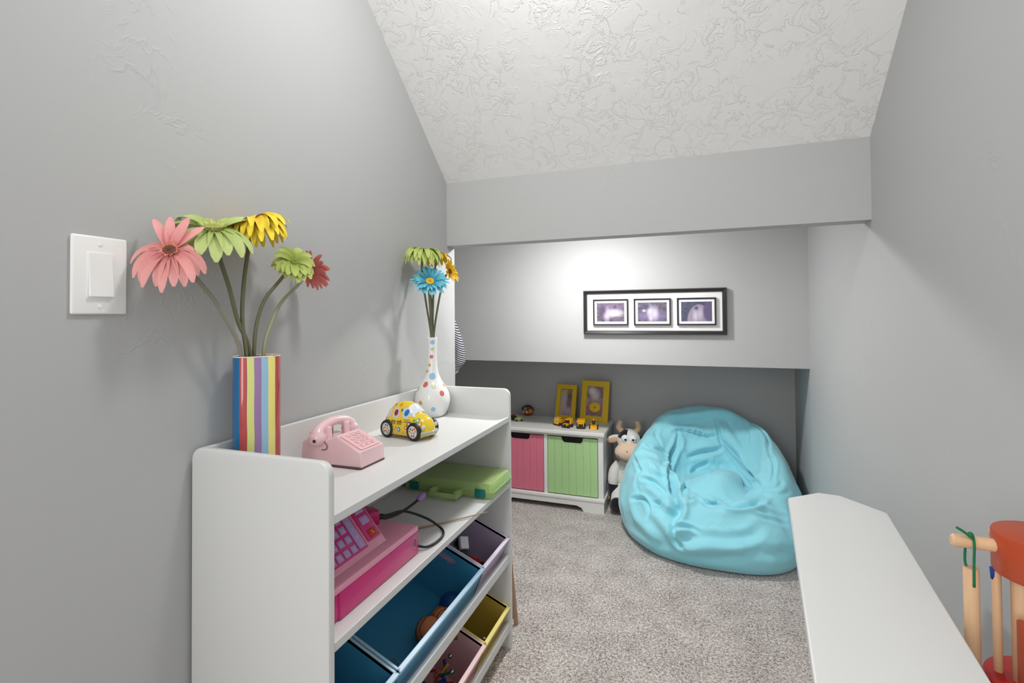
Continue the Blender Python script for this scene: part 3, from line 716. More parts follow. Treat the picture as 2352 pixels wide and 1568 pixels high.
b = BM(); cyl(b, .004, .003, (.058, -.006, .0075), (0, 0, 0), 12); link('tow_pin', b, m_gry, car)

# ================================================================== TOY CASH REGISTER
m_mag = gl('register_magenta', (214, 44, 126), .32, coat=.3); m_pk = gl('register_pink', (236, 158, 184), .28, coat=.4); m_lil = gl('key_lilac', (190, 160, 214), .35)
RZ = .530
rg = thing('toy_cash_register', 'pink and magenta toy cash register with lilac keys on the middle shelf', 'cash register', (-.586, .672, RZ))
# local: x negative towards wall, y away from camera
b = BM(); box(b, (-.215, 0, .0), (-.002, .306, .052), .006, 3); link('base_housing', b, m_mag, rg, autosm=True)
b = BM(); box(b, (-.010, .040, .001), (.0015, .304, .051), .003, 3); link('cash_drawer', b, m_mag, rg, autosm=True)
b = BM(); prism(b, rrect(-.214, -.001, .003, .3075, .012, 4), .050, .062, .004, 3); link('top_deck', b, m_pk, rg, autosm=True)
b = BM(); prism(b, [(-.020, .058), (-.030, .066), (-.094, .137), (-.112, .146), (-.200, .146), (-.204, .058)], .004, .222, .005, 3, mtx=Matrix(((1, 0, 0, 0), (0, 0, 1, 0), (0, 1, 0, 0), (0, 0, 0, 1)))); bmesh.ops.recalc_face_normals(b, faces=b.faces)
link('keypad_housing', b, m_pk, rg, autosm=True)
ks = Matrix.Translation((-.062, 0, .1015)) @ Matrix.Rotation(math.atan2(.071, .064), 4, 'Y')       # local +x runs down the slope
def slope_box(name, x0, x1, y0, y1, h, m, bev=.001, parent=None, z0=0):
    b = BM(); box(b, (x0, y0, z0), (x1, y1, h), bev, 2); bmesh.ops.transform(b, matrix=ks, verts=b.verts); return link(name, b, m, parent or rg, autosm=True)
slope_box('key_tray', -.044, .043, .008, .166, .0022, m_mag)
slope_box('function_key_tray', -.044, .036, .174, .214, .0028, m_mag)
tot = slope_box('total_key', -.040, .039, .142, .161, .0046, m_lil, .0012)
m_kt = gl('key_text', (226, 206, 236), .5)
def ktext(par, s, size, x, y, z, m=m_kt): text('key_letter', s, size, m, par, ks @ Matrix.Translation((x, y, z)) @ Matrix.Rotation(PI / 2, 4, 'Z'), .0001)
for i, ch in enumerate('TOTAL'): ktext(tot, ch, .011, -.031 + i * .0155, .1515, .0047)
grid = [['÷', '9', '8', '7'], ['×', '6', '5', '4'], ['−', '3', '2', '1'], ['+', '.', '0', 'C']]
for r_ in range(4):
    for c_ in range(6):
        x = -.0315 + r_ * .021; y = .129 - c_ * .0205
        if y < .015: continue
        k = slope_box('number_key', x - .0075, x + .0075, y - .0075, y + .0075, .0046, m_lil, .0012)
        ktext(k, (grid[r_] + ['$', '%'])[c_ % 6], .010, x, y, .0047)
for i, (s, mm) in enumerate((('NS', m_lil), ('CH', m_lil))):
    x = -.031 + i * .025
    k = slope_box('function_key', x - .009, x + .009, .182, .206, .0050, mm, .0012); ktext(k, s, .0085, x, .194, .0051)
k = slope_box('function_key', .0155, .0325, .183, .206, .0048, gl('key_red', (196, 52, 40), .35), .0012); k['label'] = 'red key with a pale yellow edge'
ktext(k, '%', .011, .024, .1945, .0049, gl('key_yellow', (240, 206, 120), .5))
b = BM(); prism(b, [(.0017 * 0 + -.2140, 0)] * 0 + [( .286 + .0095 * math.cos(a) * .8, .0305 + .0125 * math.sin(a)) for a in [2 * PI * i / 20 for i in range(20)]], 0, .001, mtx=Matrix.Translation((.0012, 0, 0)) @ YZ); link('oval_badge', b, gl('badge_tan', (200, 150, 140), .3), rg)
b = BM(); prism(b, [(.286 + .0055 * math.cos(a), .0305 + .0090 * math.sin(a)) for a in [2 * PI * i / 20 for i in range(20)]], 0, .0016, mtx=Matrix.Translation((.0012, 0, 0)) @ YZ); link('oval_badge', b, gl('badge_dark', (150, 60, 110), .3), rg)
b = BM(); prism(b, [(.150, .030), (.160, .026), (.160, .034)], 0, .0008, mtx=Matrix.Translation((.0012, 0, 0)) @ YZ); link('drawer_mark', b, m_mag, rg)
# scanner wand resting at the back of the deck, its cord and the gooseneck microphone
sc_ = thing('toy_scanner', 'magenta toy scanner resting behind the keys, its black cord looping over the shelf', 'toy scanner', (-.700, .945, RZ + .062))
b = BM(); prism(b, [(-.034, -.020), (-.006, -.026), (.014, -.018), (.020, -.004), (.030, .004), (.020, .016), (0, .026), (-.034, .022)], 0, .030, .005, 3); link('scanner_head', b, m_mag, sc_, autosm=True)
b = BM(); cyl(b, .006, .012, (.026, .014, .014), (0, PI / 2, .7), 12); link('cord_boot', b, m_blk, sc_)
b = BM(); tube(b, [(.028, .018, .014), (.034, .042, .010), (.045, .085, .002), (.075, .135, -.030), (.105, .150, -.054), (.128, .125, -.057), (.132, .085, -.057), (.124, .052, -.056), (.108, .037, -.050)], .0030, 8, 8); link('cord', b, m_blk, sc_, smooth=True)
mi_ = thing('toy_microphone', 'lilac toy microphone on a black gooseneck behind the cash register', 'toy microphone', (-.690, .930, RZ + .062))
b = BM(); tube(b, [(.0, -.030, .008), (0, .02, .007), (0, .070, -.008), (0, .120, -.018), (0, .170, -.020), (0, .215, -.018)], .0034, 8, 8); link('gooseneck', b, m_blk, mi_, smooth=True)
b = BM(); lathe(b, [(0, -.014), (.0055, -.0135), (.0065, -.008), (.0085, -.006), (.0088, .010), (.0075, .016), (.0035, .0195), (0, .020)], 20); bmesh.ops.transform(b, matrix=Matrix.Translation((0, .232, -.016)) @ Vector((0, 0, 1)).rotation_difference(Vector((.0, .95, .12))).to_matrix().to_4x4(), verts=b.verts); link('microphone_head', b, gl('mic_lilac', (178, 140, 206), .3), mi_, smooth=True)
b = BM(); tube(b, [(-.665, 1.065, .5335), (-.60, 1.135, .5342), (-.523, 1.227, .5350)], lambda t: .0026 - .0012 * t, 8, 3); o = link('wooden_stick', b, gl('stick_wood', (170, 140, 108), .6), smooth=True); tag(o, 'thin wooden stick lying across the middle shelf', 'stick')

# ================================================================== GREEN CARRY CASE
def case_mat():
    M = mat('case_green', srgb(224, 249, 178), .16, trans=.62, coat=.3, ior=1.2); return M
m_case = case_mat(); m_teal = gl('latch_teal', (6, 116, 110), .3)
cs = thing('carry_case', 'translucent lime green plastic carry case with teal latches at the end of the middle shelf', 'case', (-.694, 1.398, RZ), (0, 0, 0))
hx, hy = .150, .080
for z0, z1, nm in ((0, .021, 'case_bottom'), (.0215, .044, 'case_lid')):
    b = BM()
    up_ = nm == 'case_lid'
    ins = .006
    o1 = rrect(-hx, -hy, hx, hy, .012, 5); o2 = rrect(-hx + ins, -hy + ins, hx - ins, hy - ins, .010, 5)
    n = len(o1); za, zb = (z0, z1) if up_ else (z1, z0)
    R_ = [[b.verts.new((x, y, z)) for x, y in o] for o, z in ((o1, za), (rrect(-hx + .001, -hy + .001, hx - .001, hy - .001, .012, 5), za + (zb - za) * .6), (o2, zb))]
    I_ = [[b.verts.new((x, y, z)) for x, y in o] for o, z in ((rrect(-hx + .002, -hy + .002, hx - .002, hy - .002, .011, 5), za), (rrect(-hx + .008, -hy + .008, hx - .008, hy - .008, .009, 5), zb - (.002 if up_ else -.002)))]
    for a_, c_ in ((R_[0], R_[1]), (R_[1], R_[2]), (I_[1], I_[0]), (I_[0], R_[0])):
        for k in range(n): b.faces.new((a_[k], a_[(k + 1) % n], c_[(k + 1) % n], c_[k]))
    b.faces.new(R_[2]); b.faces.new(I_[1][::-1]); bmesh.ops.recalc_face_normals(b, faces=b.faces); link(nm, b, m_case, cs, autosm=True)
b = BM(); prism(b, rrect(-hx - .002, -hy - .002, hx + .002, hy + .002, .013, 5), .0195, .0235, .0008); link('seam_flange', b, m_case, cs)
b = BM()
for x in (-.030, .050): box(b, (x - .007, -hy - .040, .008), (x + .007, -hy + .002, .026), .002)
box(b, (-.037, -hy - .046, .006), (.057, -hy - .035, .020), .004, 3); link('case_handle', b, m_case, cs, autosm=True)
for x in (-.110, .110):
    b = BM(); box(b, (x - .016, -hy - .0055, .006), (x + .016, -hy + .001, .030), .003, 3); lt = link('latch', b, m_teal, cs, autosm=True)
    b = BM()
    for i in range(6): box(b, (x - .0145 + i * .0054, -hy - .0035, .030), (x - .0120 + i * .0054, -hy + .001, .034), .0004)
    link('latch_teeth', b, m_case, lt)
for k, (x, y, sx, sy, rgb) in enumerate(((-.09, .02, .05, .03, (220, 120, 50)), (.0, .01, .07, .004, (60, 70, 50)), (.07, -.02, .05, .03, (70, 150, 120)), (-.02, -.045, .05, .018, (196, 190, 96)))):
    b = BM(); box(b, (x - sx / 2, y - sy / 2, .003), (x + sx / 2, y + sy / 2, .022), .002); link('craft_piece', b, gl('craft_%d' % k, rgb, .5), cs)

# ================================================================== PHOTO PRINTS (soft blurred pictures)
def photo_mat(name, base, blobs, nz=.25, ns=30):
    M = mat(name, srgb(*base), .3); co = obj_co(M)
    n = noise_(M, co, ns, 4, .6); cur = ramp(M, n, [(.3, srgb(*[int(c * (1 - nz)) for c in base])), (.7, srgb(*[min(255, int(c * (1 + nz))) for c in base]))])
    for (x, z, rx, rz, soft, rgb) in blobs:
        mp = N(M, 'ShaderNodeMapping'); mp.vector_type = 'TEXTURE'; mp.inputs['Location'].default_value = (x, 0, z); mp.inputs['Scale'].default_value = (rx, 1, rz); L(M, co, mp.inputs[0])
        le = N(M, 'ShaderNodeVectorMath', operation='LENGTH'); L(M, mp.outputs[0], le.inputs[0])
        mr = N(M, 'ShaderNodeMapRange'); mr.inputs['From Min'].default_value = 1 + soft; mr.inputs['From Max'].default_value = 1 - soft; L(M, le.outputs['Value'], mr.inputs[0])
        mx = N(M, 'ShaderNodeMixRGB'); L(M, mr.outputs[0], mx.inputs[0]); L(M, cur, mx.inputs[1]); mx.inputs[2].default_value = srgb(*rgb); cur = mx.outputs[0]
    L(M, cur, bsdf(M).inputs['Base Color']); return M
def frame_ring(bm, w, h, bw, d, bev=.6):
    """mitred frame with a sloping face; front is -y"""
    prof = [(0, 0), (0, -d * .7), (bw * .25, -d), (bw * .8, -d * .75), (bw, -d * .45), (bw, 0)]
    cor = [(-1, -1), (1, -1), (1, 1), (-1, 1)]; R_ = []
    for a, y in prof: R_.append([bm.verts.new((sx * (w / 2 - a), y, sz * (h / 2 - a))) for sx, sz in cor])
    for i in range(len(R_)):
        p, q = R_[i], R_[(i + 1) % len(R_)]
        for k in range(4): bm.faces.new((p[k], p[(k + 1) % 4], q[(k + 1) % 4], q[k]))
    bmesh.ops.recalc_face_normals(bm, faces=bm.faces)
def framed(parent, nm, w, h, bw, d, m_f, pm, pw, phh, loc=(0, 0, 0), m_matb=None):
    b = BM(); frame_ring(b, w, h, bw, d); f = link(nm, b, m_f, parent, loc=loc)
    if m_matb:
        b = BM(); box(b, (-w / 2 + bw * .5, -d * .4, -h / 2 + bw * .5), (w / 2 - bw * .5, -d * .3, h / 2 - bw * .5)); link('mat_board', b, m_matb, f)
    b = BM(); box(b, (-pw / 2, -d * .45, -phh / 2), (pw / 2, -d * .38, phh / 2)); link('photo_print', b, pm, f)
    return f
m_fblk = gl('frame_black', (44, 40, 42), .28); m_matw = gl('mat_board_white', (240, 240, 240), .7)
pf = thing('picture_frame', 'long black frame holding three small purple-grey photographs on the white wall', 'picture', (-.1825, YP - .002, 1.0745))
b = BM(); frame_ring(b, .668, .219, .019, .026); link('outer_frame', b, m_fblk, pf)
b = BM(); box(b, (-.318, -.010, -.094), (.318, -.004, .094)); link('mat_board', b, m_matw, pf)
pur = (84, 76, 94)
P1 = photo_mat('photo_a', pur, [(.0, .02, .06, .02, .5, (120, 104, 130)), (.018, -.006, .034, .016, .7, (216, 206, 222)), (-.018, -.012, .012, .028, .7, (190, 178, 200)), (-.038, .012, .016, .022, .6, (86, 70, 96)), (.022, .026, .008, .008, .6, (82, 68, 94)), (.03, -.03, .02, .008, .5, (110, 94, 118))], .5, 60)
P2 = photo_mat('photo_b', pur, [(0, -.02, .07, .016, .5, (122, 104, 146)), (-.01, .004, .012, .024, .7, (206, 198, 216)), (.012, -.008, .014, .026, .7, (200, 190, 212)), (-.006, -.03, .009, .014, .6, (196, 186, 208)), (-.03, .026, .02, .014, .6, (70, 66, 92)), (-.038, .006, .008, .006, .5, (186, 176, 198))], .4, 70)
P3 = photo_mat('photo_c', (66, 66, 92), [(.012, -.045, .052, .078, .03, (150, 136, 158)), (.056, 0, .026, .05, .2, (92, 80, 118)), (.0, .014, .008, .009, .6, (66, 52, 88)), (-.004, -.02, .010, .022, .7, (196, 188, 206)), (.016, -.012, .010, .022, .7, (186, 176, 198))], .25, 90)
for x, pm in ((-.198, P1), (.002, P2), (.2025, P3)):
    framed(pf, 'inner_frame', .173, .130, .0075, .016, m_fblk, pm, .135, .092, (x, -.009, 0), m_matw)

# ================================================================== STORAGE BENCH WITH PINK AND GREEN DRAWERS
CX0, CX1, CF, CBK, CZ = -1.115, -.458, 2.655, 2.985, .430
ch = thing('storage_chest', 'low white chest with one pink and one green plank drawer against the grey back wall', 'chest', (0, 0, 0))
m_cw = mat('painted_white_wood', srgb(226, 225, 222), .45)
def scuffed():
    M = mat('worn_white_top', srgb(226, 225, 222), .4); co = obj_co(M)
    n = noise_(M, co, 26, 4, .7, 0, (1, 4, 12)); L(M, ramp(M, n, [(.30, srgb(170, 160, 150)), (.345, srgb(226, 225, 222))]), bsdf(M).inputs['Base Color']); return M
b = BM(); box(b, (CX0 - .012, CF - .022, CZ - .020), (CX1 + .012, CBK, CZ), .004, 2); link('chest_top', b, scuffed(), ch)
b = BM(); box(b, (CX0, CF + .004, .060), (CX0 + .018, CBK - .004, CZ - .020)); link('side_panel', b, m_cw, ch)
b = BM(); box(b, (CX1 - .018, CF + .004, .060), (CX1, CBK - .004, CZ - .020)); link('side_panel', b, m_cw, ch)
b = BM(); box(b, (CX0, CBK - .012, .060), (CX1, CBK - .005, CZ - .020)); link('back_panel', b, m_cw, ch)
GX0, GX1 = -.767, -.484
for x0, x1 in ((CX0 - .002, -1.070), (-.787, GX0), (GX1, CX1 + .002)):
    b = BM(); box(b, (x0, CF, .070), (x1, CF + .020, CZ - .020), .0015); link('face_stile', b, m_cw, ch)
b = BM(); box(b, (CX0, CF, .396), (CX1, CF + .016, CZ - .020), .0015); link('face_rail', b, m_cw, ch)
b = BM(); box(b, (-.785, CF + .01, .07), (-.769, CBK - .012, CZ - .02)); link('divider', b, m_cw, ch)
b = BM(); box(b, (CX0 - .010, CF - .018, .058), (CX1 + .010, CBK, .074), .003); link('base_moulding', b, m_cw, ch)
# bracket plinth with a cut-out
xl, xr = CX0 - .006, CX1 + .006; q = .11
pl = [(xl, 0), (xl + q, 0), (xl + q + .012, .020), (xl + q + .04, .030), (xr - q - .04, .030), (xr - q - .012, .020), (xr - q, 0), (xr, 0), (xr, .058), (xl, .058)]
b = BM(); prism(b, pl, -CF + .014 - .016, -CF + .014, mtx=XZ); link('plinth_front', b, m_cw, ch)
for x in (xl, xr - .016):
    b = BM(); box(b, (x, CF + .0025, 0), (x + .016, CBK - .004, .058)); link('plinth_side', b, m_cw, ch)
def drawer(label, x0, x1, rgb, rgb2):
    d = bpy.data.objects.new('drawer', None); C.objects.link(d); d.parent = ch; d['label'] = label
    M = gl('drawer_' + label.split()[0], rgb, .5); co = obj_co(M)
    n = noise_(M, co, 30, 4, .7, 0, (6, 1, 1)); L(M, ramp(M, n, [(.25, srgb(*rgb2)), (.36, srgb(*rgb))]), bsdf(M).inputs['Base Color'])
    c = (x0 + x1) / 2; z0, z1 = .079, .390; hw = .062; dp = .030; nb = 7
    def top(x):
        u = abs(x - c)
        if u > hw: return z1
        return z1 - dp * min(1, math.sqrt(max(0, 1 - ((u - hw + .022) / .022) ** 2)) if u > hw - .022 else 1)
    wd = (x1 - x0) / nb
    for i in range(nb):
        a, e = x0 + i * wd + .0004, x0 + (i + 1) * wd - .0004
        xsn = sorted({a, e} | {a + (e - a) * k / 10 for k in range(11)} | {x for x in (c - hw - 1e-4, c - hw + 1e-4, c + hw - 1e-4, c + hw + 1e-4) if a < x < e})
        poly = [(a, z0), (e, z0)] + [(x, top(x)) for x in reversed(xsn)]
        b = BM(); prism(b, poly, -CF - .014, -CF - .003, mtx=XZ)
        link('plank', b, M, d)
    b = BM(); prism(b, [(x0 + .001, z0), (x1 - .001, z0), (x1 - .001, z1 - .045), (x0 + .001, z1 - .045)], -CF - .018, -CF - .0138, mtx=XZ); link('drawer_back_board', b, M, d)
    # rounded lip around the hand notch
    pts = [(c - hw - .03, z1)] ; ns = [c - hw + 2 * hw * k / 30 for k in range(31)]
    b = BM(); tube(b, [(x, CF + .0035, top(x) - .001) for x in ns], .0022, 6, 1, False); link('notch_lip', b, M, d, smooth=True)
    b = BM(); box(b, (x0 + .004, CF + .05, .082), (x1 - .004, CF + .3, .085)); link('drawer_box', b, M, d)
drawer('green drawer front made of upright planks', GX0 + .0025, GX1 - .0025, (170, 208, 146), (128, 160, 106))
drawer('pink drawer front made of upright planks', -1.0675, -.7895, (214, 116, 138), (176, 84, 104))

# yellow frames on the chest
m_fy = gl('frame_yellow', (224, 184, 26), .42); 
def yframe(label, x, y, w, h, rz, pm):
    t = thing('photo_frame', label, 'photo frame', (x, y, CZ), (math.radians(-14), 0, rz), 'yellow photo frames on the white chest')
    b = BM(); bw = w * .20
    cor = [(-1, -1), (1, -1), (1, 1), (-1, 1)]; prof = [(0, .014), (0, .001), (.002, 0), (bw, 0), (bw, .004), (bw, .014)]; R_ = []
    for a, yy in prof: R_.append([b.verts.new((sx * (w / 2 - a), yy, h / 2 + sz * (h / 2 - a))) for sx, sz in cor])
    for i in range(len(R_)):
        p, q = R_[i], R_[(i + 1) % len(R_)]
        for k in range(4): b.faces.new((p[k], p[(k + 1) % 4], q[(k + 1) % 4], q[k]))
    bmesh.ops.recalc_face_normals(b, faces=b.faces); link('frame_moulding', b, m_fy, t)
    b = BM(); box(b, (-w / 2 + bw * .9, .004, -(h / 2 - bw * .9)), (w / 2 - bw * .9, .006, h / 2 - bw * .9)); link('photo_print', b, pm, t, loc=(0, 0, h / 2))
    b = BM(); box(b, (-w / 2 + .004, .010, .004), (w / 2 - .004, .015, h - .004)); link('backing_board', b, gl('backing_black', (36, 34, 34), .7), t)
    b = BM(); prism(b, [(.012, h * .6), (.060, .016), (.066, .019), (.018, h * .62)], -.015, .015, mtx=Matrix(((0, 0, 1, 0), (1, 0, 0, 0), (0, 1, 0, 0), (0, 0, 0, 1)))); link('easel_back', b, gl('backing_black', (36, 34, 34), .7), t)
PA = photo_mat('photo_d', (150, 136, 140), [(-.01, .05, .04, .02, .3, (196, 166, 40)), (.02, .03, .016, .04, .6, (110, 88, 92)), (-.015, .01, .018, .04, .7, (186, 180, 192)), (-.02, -.03, .016, .03, .7, (196, 170, 140)), (.02, -.02, .014, .04, .7, (130, 100, 106)), (.015, -.05, .02, .02, .6, (190, 160, 180))], .3, 50)
PB = photo_mat('photo_e', (150, 132, 140), [(0, .045, .05, .05, .25, (120, 100, 104)), (.0, .035, .026, .032, .6, (214, 190, 194)), (-.02, .06, .02, .02, .6, (216, 210, 214)), (.0, -.05, .05, .04, .4, (150, 96, 108)), (.002, -.036, .034, .028, .12, (232, 190, 28)), (.002, -.036, .006, .006, .5, (180, 130, 20))], .35, 60)
yframe('smaller yellow photo frame, left of the pair on the white chest', -.733, 2.915, .128, .212, math.radians(-8), PA)
yframe('larger yellow photo frame, right of the pair on the white chest', -.556, 2.905, .170, .243, math.radians(-8), PB)

# mini construction vehicles
m_cy = gl('digger_yellow', (242, 178, 26), .35); m_cd = gl('digger_dark', (52, 44, 40), .5)
def mini(label, x, y, rz, kind):
    t = thing('toy_construction_truck', label, 'toy truck', (x, y, CZ), (0, 0, rz), 'small yellow construction vehicles on the chest')
    # front is -y
    b = BM(); box(b, (-.018, -.026, .006), (.018, .026, .014), .002); link('chassis', b, m_cd, t)
    for yy in (-.017, .017):
        for s in (-1, 1): wheel(t, (s * .021, yy, .009), .009, .008, m_cd, rot=(0, PI / 2, 0))
    if kind == 'dump':
        b = BM(); prism(b, [(-.028, .014), (-.028, .028), (-.020, .034), (-.010, .034), (-.010, .014)], -.017, .017, .0015, mtx=YZ); link('cab', b, m_cy, t)
        b = BM(); box(b, (-.013, -.0295, .014), (.013, -.027, .027), .001); link('grille', b, m_cd, t)
        b = BM(); prism(b, [(-.026, .036), (-.006, .028), (.028, .030), (.032, .050), (-.026, .044)], -.022, .022, .0015, mtx=YZ); link('tipper_bed', b, m_cy, t)
        b = BM(); box(b, (-.019, -.031, .006), (.019, -.026, .012), .001); link('bumper', b, m_cd, t)
    elif kind == 'truck':
        b = BM(); prism(b, [(-.027, .010), (-.027, .026), (-.020, .048), (-.002, .050), (0, .010)], -.018, .018, .002, mtx=YZ); link('cab', b, m_cy, t)
        b = BM(); prism(b, [(-.0275, .028), (-.0285, .028), (-.0225, .044), (-.0215, .044)], -.013, .013, mtx=YZ); link('windscreen', b, gl('windscreen_grey', (196, 184, 160), .2), t)
        b = BM(); box(b, (-.019, .002, .013), (.019, .030, .036), .003); link('tipper_bed', b, m_cy, t)
    elif kind == 'loader':
        b = BM(); box(b, (-.012, -.006, .014), (.012, .026, .028), .003); link('engine_cover', b, m_cy, t)
        b = BM(); box(b, (-.009, -.012, .026), (.009, .006, .044), .002); link('cab', b, m_cd, t)
        b = BM(); sph(b, .006, (0, -.003, .048), u=12, v=8); link('beacon', b, m_cy, t, smooth=True)
        b = BM(); prism(b, [(-.034, .002), (-.046, .002), (-.044, .006), (-.036, .008), (-.036, .022), (-.040, .026), (-.032, .024)], -.018, .018, .0008, mtx=YZ); link('bucket', b, m_cy, t)
        for s in (-1, 1):
            b = BM(); tube(b, [(s * .012, -.004, .026), (s * .012, -.020, .022), (s * .012, -.034, .014)], .0028, 6); link('lift_arm', b, m_cy, t, smooth=True)
    else:
        b = BM(); box(b, (-.014, -.028, .012), (.014, -.004, .024), .003); link('bonnet', b, m_cy, t)
        b = BM(); box(b, (-.009, -.029, .012), (.009, -.0275, .022), .0005); link('grille', b, m_cd, t)
        b = BM(); box(b, (-.011, -.006, .022), (.011, .008, .042), .002); link('cab', b, m_cd, t)
        b = BM(); box(b, (-.013, -.008, .041), (.013, .010, .045), .0015); link('cab_roof', b, m_cy, t)
        b = BM(); prism(b, [(.008, .016), (.010, .040), (.034, .048), (.036, .020)], -.018, .018, .002, mtx=YZ); link('mixer_body', b, m_cy, t)
mini('tiny yellow truck with a pale windscreen, leftmost of the four in front of the frames', -.726, 2.765, -.5, 'truck')
mini('tiny yellow truck with a dark cab, second from the left on the chest', -.668, 2.722, -.3, 'tractor')
mini('tiny yellow dump truck facing the room, third from the left on the chest', -.590, 2.730, .12, 'dump')
mini('tiny yellow front loader with its bucket lowered, rightmost on the chest', -.522, 2.742, .15, 'loader')

# knobbly ball creature and two little cars on the left of the chest
t = thing('knobbly_toy', 'small multicoloured toy creature covered in blue and maroon loops on the chest', 'toy', (-.983, 2.965, CZ))
b = BM(); sph(b, .034, (0, 0, .030), sc=(1, .95, .85)); link('body', b, gl('creature_body', (206, 150, 60), .5), t, smooth=True)
b = BM(); sph(b, .030, (0, -.003, .016), sc=(1.02, .98, .5)); link('belly', b, gl('creature_red', (170, 50, 50), .5), t, smooth=True)
rk = random.Random(4)
mk_ = [gl('loop_%d' % i, c, .45) for i, c in enumerate(((28, 110, 150), (24, 30, 52), (110, 36, 56), (40, 60, 110)))]
for i in range(60):
    a = rk.uniform(0, 2 * PI); el = rk.uniform(.15, 1.5); d = Vector((math.cos(a) * math.cos(el), math.sin(a) * math.cos(el), math.sin(el))); p = Vector((0, 0, .030)) + Vector((d.x * .034, d.y * .032, d.z * .029))
    s = d.cross(Vector((rk.uniform(-1, 1), rk.uniform(-1, 1), rk.uniform(-1, 1)))).normalized() * .006
    b = BM(); tube(b, [p - s, p - s * .6 + d * .006, p + s * .6 + d * .006, p + s], .0022, 5, 2)
    link('rubber_loop', b, mk_[2 if d.x > .35 else rk.choice((0, 0, 1, 3))], t, smooth=True)
for s in (-1, 1):
    b = BM(); sph(b, .006, (s * .010 - .006, -.031, .026), u=10, v=8); link('eye', b, m_wht, t, smooth=True)
t = thing('tail_spikes', '', '') if False else None
t = thing('mini_car', 'tiny lime green and silver toy car beside the edge of the toy organizer', 'toy car', (-.985, 2.80, CZ), (0, 0, .5))
b = BM(); sph(b, .021, (0, 0, .011), sc=(1.3, .8, .5)); link('car_body', b, gl('mini_lime', (176, 214, 90), .3), t, smooth=True)
b = BM(); sph(b, .013, (.002, 0, .018), sc=(1.2, .8, .6)); link('canopy', b, gl('mini_silver', (210, 210, 200), .15), t, smooth=True)
for x in (-.015, .015):
    for s in (-1, 1): wheel(t, (x, s * .014, .006), .006, .005)
t = thing('mini_car', 'tiny dark brown toy car partly behind the toy organizer', 'toy car', (-1.030, 2.83, CZ), (0, 0, -.6))
b = BM(); sph(b, .022, (0, 0, .014), sc=(1.3, .8, .6)); link('car_body', b, gl('mini_brown', (70, 52, 34), .3), t, smooth=True)
b = BM(); sph(b, .012, (.0, 0, .024), sc=(1.2, .8, .6)); link('canopy', b, gl('mini_amber', (150, 110, 40), .2), t, smooth=True)
for x in (-.016, .016):
    for s in (-1, 1): wheel(t, (x, s * .015, .007), .007, .005)

# ================================================================== PLUSH COW
def fur(name, rgb, rough=.95):
    M = mat(name, srgb(*rgb), rough, spec=.15, sheen=.5); co = obj_co(M); bump(M, noise_(M, co, 420, 3, .7), .5, .001); return M
f_w = fur('plush_white', (226, 222, 216)); f_b = fur('plush_black', (26, 25, 30)); f_t = fur('plush_tan', (206, 172, 142)); f_n = fur('plush_nose', (232, 200, 174)); f_g = fur('plush_grey', (190, 188, 186)); f_br = fur('plush_brown', (176, 142, 116))
cow = thing('plush_cow', 'black and white plush cow sitting between the white chest and the blue bean bag', 'plush toy', (-.338, 2.80, 0), (0, 0, .12)); cow.scale = (1.06, 1.0, .97)
def blob(name, r, loc, sc, m, rot=(0, 0, 0), parent=None):
    b = BM(); sph(b, r, u=28, v=18); bmesh.ops.transform(b, matrix=T(loc, rot, sc), verts=b.verts); return link(name, b, m, parent or cow, smooth=True)
blob('body', .085, (0, .02, .165), (.92, .82, 1.28), f_w)
blob('belly_patch', .05, (.022, -.035, .165), (.95, .45, 1.05), f_br, (.1, 0, .2))
blob('neck_bib', .05, (.0, -.012, .255), (1.0, .8, .7), f_g)
hd = blob('head', .065, (0, -.005, .375), (.92, .85, 1.05), f_w)
def patch_cap(name, r, loc, sc, m, d, ang, parent):
    b = BM(); sph(b, r * 1.02, u=32, v=20)
    dv = Vector(d).normalized(); bmesh.ops.delete(b, geom=[v for v in b.verts if v.co.normalized().dot(dv) < math.cos(ang)], context='VERTS')
    bmesh.ops.transform(b, matrix=T(loc, (0, 0, 0), sc), verts=b.verts); return link(name, b, m, parent, smooth=True)
patch_cap('head_patch', .065, (0, -.005, .375), (.92, .85, 1.05), f_b, (-.62, -.45, .75), .62, cow)
mz = blob('muzzle', .068, (.004, -.050, .322), (1.12, .78, .82), f_n)
b = BM(); tube(b, [(-.066, -.064, .322), (-.046, -.094, .297), (-.010, -.108, .286), (.030, -.103, .288), (.060, -.078, .305)], .0022, 6); link('mouth_seam', b, gl('seam_brown', (96, 66, 58), .8), mz, smooth=True)
for x in (-.010, .022):
    b = BM(); sph(b, .004, (x, -.102, .338), sc=(.5, .5, 1.3), u=10, v=8); link('nostril', b, gl('nostril_dark', (60, 40, 36), .8), mz, smooth=True)
for x in (-.019, .019):
    e = blob('eye', .0195, (x, -.052, .398), (1, .75, 1.08), gl('eye_white', (236, 236, 238), .25))
    b = BM(); sph(b, .0065, (x + .002, -.0655, .3945), sc=(1, .4, 1), u=12, v=8); link('pupil', b, m_blk, e, smooth=True)
